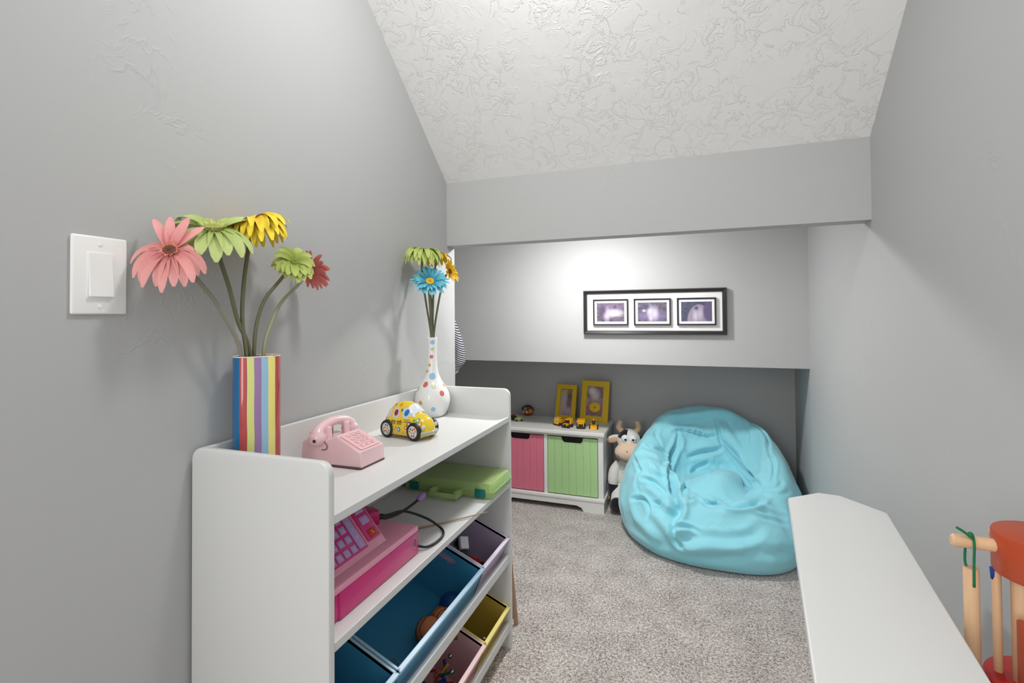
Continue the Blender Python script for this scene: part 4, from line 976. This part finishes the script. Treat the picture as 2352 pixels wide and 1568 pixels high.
for s in (-1, 1):
    b = BM(); tube(b, [(s * .034, 0, .425), (s * .050, -.002, .448), (s * .046, -.004, .472), (s * .040, -.005, .488)], lambda t: .0155 - .004 * t, 12, 4); link('horn', b, f_t, cow, smooth=True)
    ea = blob('ear', .034, (s * .078, .0, .382), (1.15, .35, .62), f_w if s < 0 else f_b, (0, s * .35 if s < 0 else -.1, 0))
    b = BM(); sph(b, .027, u=16, v=10); bmesh.ops.transform(b, matrix=T((s * .080, -.009, .376), (0, s * .35 if s < 0 else -.1, 0), (1.1, .25, .6)), verts=b.verts); link('ear_lining', b, f_t, ea, smooth=True)
    b = BM(); tube(b, [(s * .050, .005, .245), (s * .074, -.012, .205), (s * .083, -.024, .155), (s * .083, -.030, .128)], lambda t: .022 + .006 * math.sin(PI * min(1, t * 1.1)), 14, 5); am = link('arm', b, f_w, cow, smooth=True)
    b = BM(); tube(b, [(s * .083, -.030, .132), (s * .085, -.034, .108), (s * .082, -.040, .080)], lambda t: .030 * (1 - .35 * t * t), 14, 4); link('hoof', b, f_b, am, smooth=True)
    b = BM(); tube(b, [(s * .045, -.01, .100), (s * .052, -.045, .082), (s * .058, -.080, .062), (s * .060, -.100, .050)], lambda t: .040 - .006 * t, 16, 5); lg = link('leg', b, f_w, cow, smooth=True)
    b = BM(); sph(b, .040, u=20, v=14); bmesh.ops.transform(b, matrix=T((s * .062, -.122, .046), (.15, 0, 0), (.95, .8, 1.12)), verts=b.verts); link('hoof', b, f_b, lg, smooth=True)
b = BM(); tube(b, [(-.060, .03, .09), (-.095, .01, .07), (-.110, -.01, .055)], .008, 8); tl = link('tail', b, f_w, cow, smooth=True)
b = BM(); sph(b, .016, (-.113, -.014, .052), sc=(1, 1, 1.2), u=12, v=8); link('tail_tuft', b, f_t, tl, smooth=True)

# ================================================================== BEAN BAG
BCX, BCY = .065, 2.565
def lerp(a, b, t): return a + (b - a) * t
def ang_interp(tab, th):
    th = th % 360; n = len(tab)
    for i in range(n):
        a0, v0 = tab[i]; a1, v1 = tab[(i + 1) % n]
        if a1 <= a0: a1 += 360
        t_ = th if th >= a0 else th + 360
        if a0 <= t_ <= a1:
            u = (t_ - a0) / (a1 - a0); u = u * u * (3 - 2 * u); return v0 + (v1 - v0) * u
    return tab[0][1]
RO = [(0, .405), (45, .445), (90, .42), (135, .44), (180, .42), (225, .40), (270, .385), (315, .43)]
HH = [(0, .40), (45, .50), (90, .565), (120, .545), (160, .43), (195, .36), (235, .26), (270, .225), (315, .26)]
RR = [(0, .29), (45, .325), (90, .30), (135, .315), (180, .305), (225, .27), (270, .27), (315, .28)]
def bag_pt(th, t):
    a = math.radians(th); Ro = ang_interp(RO, th); H = ang_interp(HH, th); Rr = ang_interp(RR, th); hs = .235
    pts = [(0, .012), (.80 * Ro, .004), (.955 * Ro, .022), (Ro, .36 * H + .02), (lerp(Ro, Rr, .38), .76 * H), (Rr + .015, .985 * H), (Rr - .045, .955 * H), (Rr - .100, lerp(hs, H, .42)), (.54 * Rr, hs + .010), (0, hs + .062)]
    n = len(pts) - 1; u = t * n; i = min(int(u), n - 1); f = u - i
    g = lambda k: pts[max(0, min(n, k))]
    p0, p1, p2, p3 = g(i - 1), g(i), g(i + 1), g(i + 2)
    if i == n - 1: p3 = (-.54 * Rr, hs + .010)
    if i == 0: p0 = (-.80 * Ro, .004)
    cr = lambda a_, b_, c_, d_: .5 * (2 * b_ + (c_ - a_) * f + (2 * a_ - 5 * b_ + 4 * c_ - d_) * f * f + (3 * b_ - a_ - 3 * c_ + d_) * f ** 3)
    r, z = cr(p0[0], p1[0], p2[0], p3[0]), cr(p0[1], p1[1], p2[1], p3[1])
    k = min(1, max(0, (t - .55) / .4))                      # the hollow sits a little towards the room
    ox, oy = .02 * k, -.045 * k
    return Vector((BCX + ox + r * math.cos(a), BCY + oy + r * math.sin(a), max(z, .004)))
STROKES = [
    ([(-0.143,2.738,0.488),(-0.074,2.759,0.485),(-0.012,2.774,0.489),(0.105,2.79,0.505)], 0.028, -0.012),
    ([(-0.144,2.769,0.518),(-0.012,2.791,0.526),(0.106,2.816,0.545),(0.233,2.827,0.524)], 0.03, 0.012),
    ([(-0.099,2.72,0.447),(-0.05,2.752,0.45),(0.024,2.759,0.432),(0.066,2.755,0.424),(0.117,2.761,0.436)], 0.013, -0.02),
    ([(-0.087,2.735,0.463),(-0.013,2.767,0.461),(0.061,2.768,0.447),(0.109,2.77,0.456)], 0.022, 0.012),
    ([(-0.071,2.709,0.399),(-0.104,2.659,0.344),(-0.118,2.578,0.303),(-0.108,2.448,0.312),(-0.095,2.385,0.27),(-0.082,2.302,0.255),(-0.063,2.263,0.222)], 0.02, -0.036),
    ([(-0.076,2.283,0.24),(-0.071,2.258,0.212),(-0.091,2.24,0.184)], 0.026, -0.038),
    ([(0.123,2.753,0.419),(0.182,2.73,0.364),(0.234,2.681,0.313),(0.262,2.578,0.293),(0.273,2.444,0.297)], 0.015, -0.03),
    ([(0.11,2.786,0.492),(0.168,2.766,0.436),(0.222,2.727,0.38),(0.259,2.651,0.337),(0.281,2.47,0.323)], 0.036, 0.022),
    ([(0.272,2.802,0.506),(0.315,2.733,0.486),(0.338,2.677,0.451),(0.333,2.607,0.415),(0.339,2.497,0.371),(0.314,2.416,0.305)], 0.01, -0.009),
    ([(0.165,2.793,0.507),(0.198,2.766,0.451),(0.24,2.729,0.406)], 0.012, -0.008),
    ([(0.053,2.352,0.231),(0.088,2.343,0.225),(0.145,2.295,0.241),(0.208,2.301,0.252),(0.255,2.334,0.262),(0.289,2.378,0.275)], 0.017, -0.028),
    ([(0.057,2.476,0.292),(0.122,2.492,0.294),(0.215,2.663,0.25),(0.25,2.576,0.246)], 0.085, 0.03),
    ([(0.069,2.717,0.306),(0.003,2.703,0.266),(-0.032,2.538,0.263),(-0.047,2.378,0.255),(-0.05,2.281,0.244)], 0.014, -0.014),
    ([(-0.015,2.699,0.278),(-0.049,2.557,0.255),(-0.068,2.371,0.255)], 0.022, 0.012),
    ([(-0.025,2.292,0.249),(0.006,2.35,0.243),(0.042,2.333,0.226)], 0.012, -0.012),
    ([(-0.035,2.27,0.234),(0.006,2.299,0.239),(0.036,2.289,0.23)], 0.016, 0.008),
    ([(-0.083,2.215,0.15),(-0.055,2.215,0.163),(-0.016,2.212,0.164),(0.014,2.202,0.156)], 0.012, -0.018),
    ([(-0.076,2.206,0.136),(-0.045,2.206,0.146),(-0.016,2.197,0.138)], 0.026, 0.014),
    ([(-0.087,2.236,0.181),(-0.085,2.214,0.148),(-0.076,2.202,0.107),(-0.046,2.189,0.086)], 0.013, -0.02),
    ([(-0.283,2.638,0.373),(-0.202,2.578,0.396),(-0.145,2.617,0.365),(-0.122,2.605,0.32)], 0.01, -0.012),
    ([(-0.249,2.547,0.374),(-0.176,2.531,0.36),(-0.13,2.545,0.311),(-0.113,2.411,0.294)], 0.026, 0.014),
    ([(-0.186,2.426,0.346),(-0.168,2.404,0.32),(-0.123,2.405,0.295)], 0.011, -0.016),
    ([(-0.236,2.398,0.291),(-0.177,2.375,0.287),(-0.131,2.339,0.264),(-0.092,2.291,0.241)], 0.013, -0.018),
    ([(-0.211,2.368,0.263),(-0.164,2.335,0.245),(-0.119,2.288,0.222),(-0.097,2.263,0.207)], 0.024, 0.014),
    ([(-0.269,2.373,0.196),(-0.22,2.34,0.215),(-0.192,2.298,0.187),(-0.199,2.276,0.156)], 0.011, -0.018),
    ([(-0.174,2.314,0.214),(-0.141,2.301,0.22),(-0.128,2.313,0.24)], 0.01, -0.014),
    ([(-0.245,2.438,0.319),(-0.25,2.393,0.262),(-0.245,2.372,0.234)], 0.01, -0.01),
    ([(-0.283,2.572,0.352),(-0.26,2.472,0.332),(-0.238,2.423,0.312)], 0.012, -0.012),
    ([(-0.178,2.289,0.187),(-0.138,2.243,0.161),(-0.096,2.209,0.127),(-0.066,2.198,0.089)], 0.03, 0.018),
    ([(-0.274,2.366,0.175),(-0.252,2.322,0.136),(-0.203,2.257,0.119),(-0.138,2.22,0.09)], 0.03, 0.012),
    ([(-0.208,2.299,0.02),(-0.14,2.251,0.016),(-0.042,2.215,0.012)], 0.011, -0.018),
    ([(-0.172,2.256,0.036),(-0.103,2.223,0.03),(-0.037,2.216,0.01)], 0.01, -0.012),
    ([(-0.319,2.443,0.045),(-0.217,2.284,0.053),(-0.139,2.232,0.047),(-0.066,2.201,0.056)], 0.03, 0.016),
    ([(-0.247,2.593,0.4),(-0.261,2.518,0.355)], 0.034, 0.012),
    ([(-0.231,2.415,0.31),(-0.27,2.391,0.225),(-0.279,2.363,0.158)], 0.03, 0.012),
    ([(-0.322,2.479,0.238),(-0.324,2.422,0.149),(-0.301,2.393,0.074)], 0.02, 0.006),
    ([(-0.023,2.705,0.325),(0.022,2.722,0.344),(0.094,2.729,0.362),(0.136,2.734,0.377)], 0.015, -0.02),
    ([(-0.014,2.722,0.368),(0.059,2.739,0.389),(0.119,2.747,0.405)], 0.03, 0.014),
    ([(-0.015,2.704,0.302),(0.046,2.718,0.316),(0.105,2.72,0.321)], 0.026, 0.012),
    ([(-0.074,2.728,0.439),(-0.09,2.693,0.382),(-0.104,2.652,0.334)], 0.012, -0.014),
    ([(-0.05,2.733,0.42),(-0.056,2.706,0.375),(-0.038,2.706,0.351)], 0.02, 0.01),
    ([(0.106,2.816,0.545),(0.108,2.782,0.483)], 0.006, -0.005),
    ([(0.116,2.787,0.492),(0.122,2.769,0.451),(0.136,2.734,0.377)], 0.011, -0.012),
    ([(0.275,2.423,0.282),(0.333,2.411,0.301),(0.362,2.447,0.322)], 0.012, -0.01),
    ([(0.289,2.375,0.273),(0.339,2.389,0.28),(0.389,2.432,0.287)], 0.012, -0.008),
    ([(0.306,2.363,0.263),(0.369,2.399,0.274)], 0.01, -0.006),
    ([(0.228,2.31,0.257),(0.303,2.342,0.252),(0.351,2.348,0.233)], 0.012, -0.01),
    ([(0.221,2.288,0.243),(0.289,2.307,0.232),(0.352,2.329,0.209)], 0.012, -0.009),
    ([(0.228,2.269,0.228),(0.286,2.285,0.214),(0.354,2.315,0.189)], 0.014, -0.007),
    ([(-0.066,2.199,0.107),(0.033,2.189,0.141),(0.128,2.201,0.14),(0.213,2.218,0.163),(0.253,2.243,0.193)], 0.026, -0.012),
    ([(-0.046,2.189,0.086),(0.08,2.187,0.124),(0.197,2.198,0.134)], 0.04, 0.014),
    ([(-0.036,2.188,0.061),(0.079,2.181,0.063),(0.217,2.186,0.088)], 0.028, -0.01),
    ([(0.024,2.207,0.161),(0.044,2.225,0.182),(0.094,2.253,0.209)], 0.005, -0.004),
    ([(0.099,2.262,0.217),(0.152,2.214,0.156),(0.181,2.184,0.103)], 0.005, -0.005),
    ([(0.035,2.274,0.225),(0.109,2.271,0.225),(0.183,2.282,0.235),(0.231,2.295,0.247)], 0.03, 0.01),
    ([(0.313,2.715,0.477),(0.318,2.633,0.424),(0.302,2.549,0.375),(0.3,2.454,0.324)], 0.03, 0.012),
    ([(0.253,2.79,0.507),(0.254,2.743,0.46),(0.255,2.712,0.405)], 0.012, -0.007),
    ([(-0.139,2.793,0.527),(-0.143,2.748,0.502),(-0.173,2.692,0.44)], 0.008, -0.006),
    ([(-0.175,2.733,0.477),(-0.184,2.671,0.431),(-0.157,2.632,0.391)], 0.014, -0.01),
    ([(0.423,2.547,0.308),(0.453,2.528,0.24)], 0.014, -0.008),
    ([(-0.293,2.613,0.353),(-0.241,2.465,0.348),(-0.264,2.455,0.312)], 0.018, 0.008),
    ([(0.123,2.718,0.311),(0.139,2.712,0.289)], 0.03, -0.01),
    ([(0.219,2.193,0.12),(0.282,2.202,0.106),(0.351,2.246,0.102)], 0.03, -0.008)]
#STROKES_HERE
def make_bag():
    NT, NR = 300, 150; bm = BM()
    ts = [0] + [(.10 + .90 * (j / (NR - 1))) for j in range(NR)]; ts[-1] = 1
    grid = []
    for t in ts:
        if t == 0 or t == 1: grid.append([bm.verts.new(bag_pt(0, t))]); continue
        grid.append([bm.verts.new(bag_pt(360 * k / NT, t)) for k in range(NT)])
    for a, b_ in zip(grid, grid[1:]):
        for k in range(NT):
            q = [a[k % len(a)], a[(k + 1) % len(a)], b_[(k + 1) % len(b_)], b_[k % len(b_)]]; u = []
            for v in q:
                if v not in u: u.append(v)
            if len(u) > 2: bm.faces.new(u)
    bmesh.ops.recalc_face_normals(bm, faces=bm.faces); bm.normal_update()
    from mathutils.kdtree import KDTree
    kd = KDTree(len(bm.verts)); bm.verts.ensure_lookup_table()
    co0 = [v.co.copy() for v in bm.verts]; nr0 = [v.normal.copy() for v in bm.verts]; disp = [0.0] * len(co0)
    for i, c in enumerate(co0): kd.insert(c, i)
    kd.balance()
    for (pts, wd, dp) in STROKES:
        P = catmull(pts, 10) if len(pts) > 2 else [Vector(pts[0]).lerp(Vector(pts[1]), k / 12) for k in range(13)]
        n = len(P); best = {}
        for j, p in enumerate(P):
            e = math.sin(PI * min(1, max(0, (j + .6) / n))) ** .45
            for c, i, d in kd.find_range(p, wd * 2.6):
                if i not in best or d < best[i][0]: best[i] = (d, e)
        for i, (d, e) in best.items():
            x = d / (wd * .88)
            disp[i] += 1.3 * dp * e * (math.exp(-x * x * 1.6) - (.35 * math.exp(-((x - 1.5) ** 2) * 3) if dp < 0 else 0) * 1)
    for i, v in enumerate(bm.verts):
        c = co0[i]; z = c.z; amp = min(1, max(0, (z - .03) / .06))
        th = math.degrees(math.atan2(c.y - BCY, c.x - BCX)) % 360
        n1 = noise.noise(c * 5.5) * .012
        n2 = (1 - abs(noise.noise(Vector((c.x * 9 + c.y * 4, c.y * 7, c.z * 6)))) * 2.2) * .0060
        n3 = noise.noise(Vector((c.x * 20 + 5 + c.y * 9, c.y * 14, c.z * 22))) * .0036
        v.co = c + nr0[i] * ((n1 + n2 + n3) * amp + disp[i] * (amp * .8 + .2))
        v.co.z = max(v.co.z, .003); v.co.x = min(v.co.x, .479); v.co.y = min(v.co.y, 3.0)
    return bm
def cloth(name, rgb):
    M = mat(name, srgb(*rgb), .85, spec=.2, sheen=.35); co = obj_co(M)
    bump(M, noise_(M, co, 900, 2, .6), .25, .0008); return M
m_bag = cloth('bean_bag_cloth', (148, 218, 232))
bag = thing('bean_bag', 'large pale turquoise bean bag slumped in the corner on the carpet', 'bean bag', (0, 0, 0))
bg = link('bag_cover', make_bag(), m_bag, bag, smooth=True)
def seam(pairs, r=.0016):
    b = BM(); pts = []
    for th, t in pairs: pts.append(bag_pt(th, t))
    return pts

# ================================================================== HANGING STRIPED CLOTH / FOLDED DOLL STROLLER
def stripe_cloth():
    M = mat('ticking_cloth', (1, 1, 1, 1), .9, spec=.1); co = obj_co(M)
    sp = N(M, 'ShaderNodeSeparateXYZ'); L(M, co, sp.inputs[0])
    v = math_(M, 'FRACT', math_(M, 'MULTIPLY', math_(M, 'ADD', sp.outputs['Z'], math_(M, 'MULTIPLY', sp.outputs['X'], .55)), 105))
    L(M, ramp(M, v, [(0, srgb(58, 60, 84)), (.45, srgb(228, 226, 228))], 'CONSTANT'), bsdf(M).inputs['Base Color']); return M
st = thing('doll_stroller', 'folded doll stroller with navy and white striped cloth behind the corner of the left wall', 'stroller', (-1.02, 2.0, 0))
b = BM(); rows = []
for i in range(25):
    z = 1.03 - .235 * i / 24; row = []
    for k in range(19):
        s = k / 18; wdt = .010 + .052 * math.sin(PI * min(1, (i / 24) * .62 + .05)) ** 1.1
        if i > 19: wdt *= 1 - (i - 19) * .10
        a = PI * (s - .5) * 1.2
        row.append(b.verts.new((-.035 + .035 + wdt * math.sin(a) * 1.1 - .006, -.03 * math.cos(a) - .010 * math.sin(s * 17 + i * .12) * (i / 24), z + .012 * s)))
    rows.append(row)
for i in range(24):
    for k in range(18): b.faces.new((rows[i][k], rows[i][k + 1], rows[i + 1][k + 1], rows[i + 1][k]))
bmesh.ops.solidify(b, geom=b.faces[:], thickness=.0015)
link('seat_cloth', b, stripe_cloth(), st, smooth=True)
m_tube = gl('stroller_tube', (150, 150, 156), .35)
for x0, x1 in ((-.012, -.030), (.000, .020)):
    b = BM(); tube(b, [(x0, 0, 1.03), (x0, 0, .8), (x1, -.01, .03)], .0035, 8); link('frame_tube', b, m_tube, st, smooth=True)
b = BM(); tube(b, [(-.06, 0, 1.045), (-.02, -.002, 1.046), (.008, -.004, 1.036), (.016, -.006, 1.018)], .004, 8); link('handle', b, gl('handle_maroon', (84, 44, 40), .5), st, smooth=True)
for x in (-.030, .020): wheel(st, (x, -.01, .03), .03, .012, m_blk, rot=(0, PI / 2, 0))

# wooden easel behind the toy organizer
m_pine = gl('pine', (214, 178, 142), .55)
es = thing('wooden_easel', 'folded light wooden toy easel, only a leg showing past the white organizer', 'easel', (-.72, 1.61, 0))
for x in (-.139, .139):
    b = BM(); tube(b, [(x, 0, 0), (x - (.076 if x > 0 else -.076), 0, .765)], .0075, 10, 1, False); link('leg', b, m_pine, es, smooth=True)
    b = BM(); tube(b, [(x * .80, .030, 0), (x * .40, .012, .74)], .0065, 10, 1, False); link('leg', b, m_pine, es, smooth=True)
for z in (.25, .745):
    b = BM(); w_ = .112 if z < .5 else .062; box(b, (-w_, -.006, z - .012), (w_, .006, z + .012), .002); link('crossbar', b, m_pine, es)
b = BM(); box(b, (-.058, .0065, .27), (.058, .0095, .73)); link('board', b, m_wht, es)

# ================================================================== NARROW WHITE BENCH ON THE RIGHT
bn = thing('narrow_bench', 'narrow white bench top with clipped corners in the right foreground', 'bench', (0, 0, 0))
dx, dy = -.1195, -.9928; Lb = 1.0
far = [(.197, 1.255), (.267, 1.313), (.310, 1.307), (.374, 1.223)]
nearR = (.374 - .1240 * .95, 1.223 - .9923 * .95); nearL = (.197 + dx * .97, 1.255 + dy * .97)
poly = [far[0], nearL, nearR, far[3], far[2], far[1]]
b = BM(); prism(b, poly, .634, .650, .004, 3); link('bench_top', b, m_white, bn, autosm=True)
for yy, x0, x1 in ((1.06, .228, .315), (.46, .135, .235)):
    b = BM(); box(b, (x0, yy - .008, 0), (x1, yy + .008, .634), .002); link('support_panel', b, m_white, bn)
b = BM(); prism(b, [(.262, 1.052), (.272, 1.052), (.190, .468), (.180, .468)], .10, .16); link('stretcher', b, m_white, bn)

# ================================================================== WOODEN INSTRUMENT TREE
m_beech = gl('beech', (226, 190, 152), .5); m_or = gl('red_orange_wood', (178, 72, 40), .4); m_rd = gl('red_wood', (186, 26, 26), .35); m_grn = gl('green_string', (26, 110, 66), .8)
def grain(M, rgb2):
    co = obj_co(M); n = noise_(M, co, 30, 3, .5, 0, (1, 1, .12)); c = tuple(bsdf(M).inputs['Base Color'].default_value)
    L(M, ramp(M, n, [(.3, srgb(*rgb2)), (.65, c)]), bsdf(M).inputs['Base Color'])
grain(m_beech, (204, 160, 120)); grain(m_pine, (190, 150, 112))
TX, TY = .4285, .842
it = thing('instrument_tree', 'wooden musical toy with a red-orange top disc and hanging chime bars', 'musical toy', (TX, TY, 0))
b = BM(); cyl(b, .053, .056, (0, 0, .743), seg=56, bev=.004); hub = link('top_disc', b, m_or, it, autosm=True)
b = BM(); cyl(b, .019, .72, (0, 0, .360), seg=28); link('centre_post', b, m_beech, it, autosm=True)
b = BM(); cyl(b, .064, .022, (0, 0, .566), seg=56, bev=.005); link('middle_disc', b, m_rd, it, autosm=True)
b = BM(); cyl(b, .053, .024, (0, 0, .012), seg=56, bev=.004); link('base_disc', b, m_or, it, autosm=True)
def dowel(d, Lh, z=.750, r=.0085):
    d = Vector(d).normalized(); b = BM(); tube(b, [d * .045 + Vector((0, 0, z)), d * (Lh - .003) + Vector((0, 0, z)), d * Lh + Vector((0, 0, z))], lambda t: r if t < .99 else r * .7, 18, 1, False); return link('dowel', b, m_beech, it, smooth=True, autosm=True)
dowel((-1, .06, 0), .098)
dowel((-.35, -1, 0), .085, .735)
dowel((-.75, 1, 0), .060, .752)
def chime(x, y, ztop, Lh, r, mt, dz=.752, cord=True):
    b = BM(); cyl(b, r, Lh, (x, y, ztop - Lh / 2), seg=22, bev=.0015); o = link('chime_bar', b, mt, it, autosm=True)
    if cord:
        b = BM()
        tube(b, [(x - .001, y - .0095, ztop - .022), (x - .001, y - .0105, ztop + .01), (x, y - .0098, dz), (x + .001, y, dz + .0102), (x, y + .0100, dz), (x - .004, y + .006, ztop + .01), (x - .004, y + .003, ztop - .001)], .0016, 8, 5)
        tube(b, [(x, y - .008, dz + .005), (x - .008, y - .004, dz + .012), (x - .016, y - .003, dz + .017)], .0018, 8, 4)
        sph(b, .0034, (x - .002, y - .006, dz + .010), u=10, v=8)
        link('green_cord', b, m_grn, o, smooth=True)
    return o
chime(-.077, .0044, .716, .145, .0085, m_beech)
chime(-.045, .016, .715, .150, .0050, m_beech, cord=False)
chime(-.0265, .000, .715, .150, .0105, m_beech, cord=False)
b = BM(); box(b, (-.046, -.050, .577), (-.036, -.026, .672), .003); link('red_paddle', b, m_or, it, autosm=True)
b = BM(); sph(b, .010, (-.012, -.058, .700), sc=(1, 1, .8), u=12, v=8); 
rk = random.Random(2)
for i in range(10):
    a = rk.uniform(0, 2 * PI); tube(b, [(-.012, -.058, .700), (-.012 + .014 * math.cos(a), -.062, .700 + .012 * math.sin(a))], .0014, 5, 2)
link('orange_tassel', b, gl('tassel_orange', (196, 84, 36), .8), it, smooth=True)
b = BM(); tube(b, [(-.050, .014, .716), (-.048, .016, .700)], .003, 6, 2); link('blue_knot', b, gl('knot_blue', (30, 60, 150), .7), it, smooth=True)
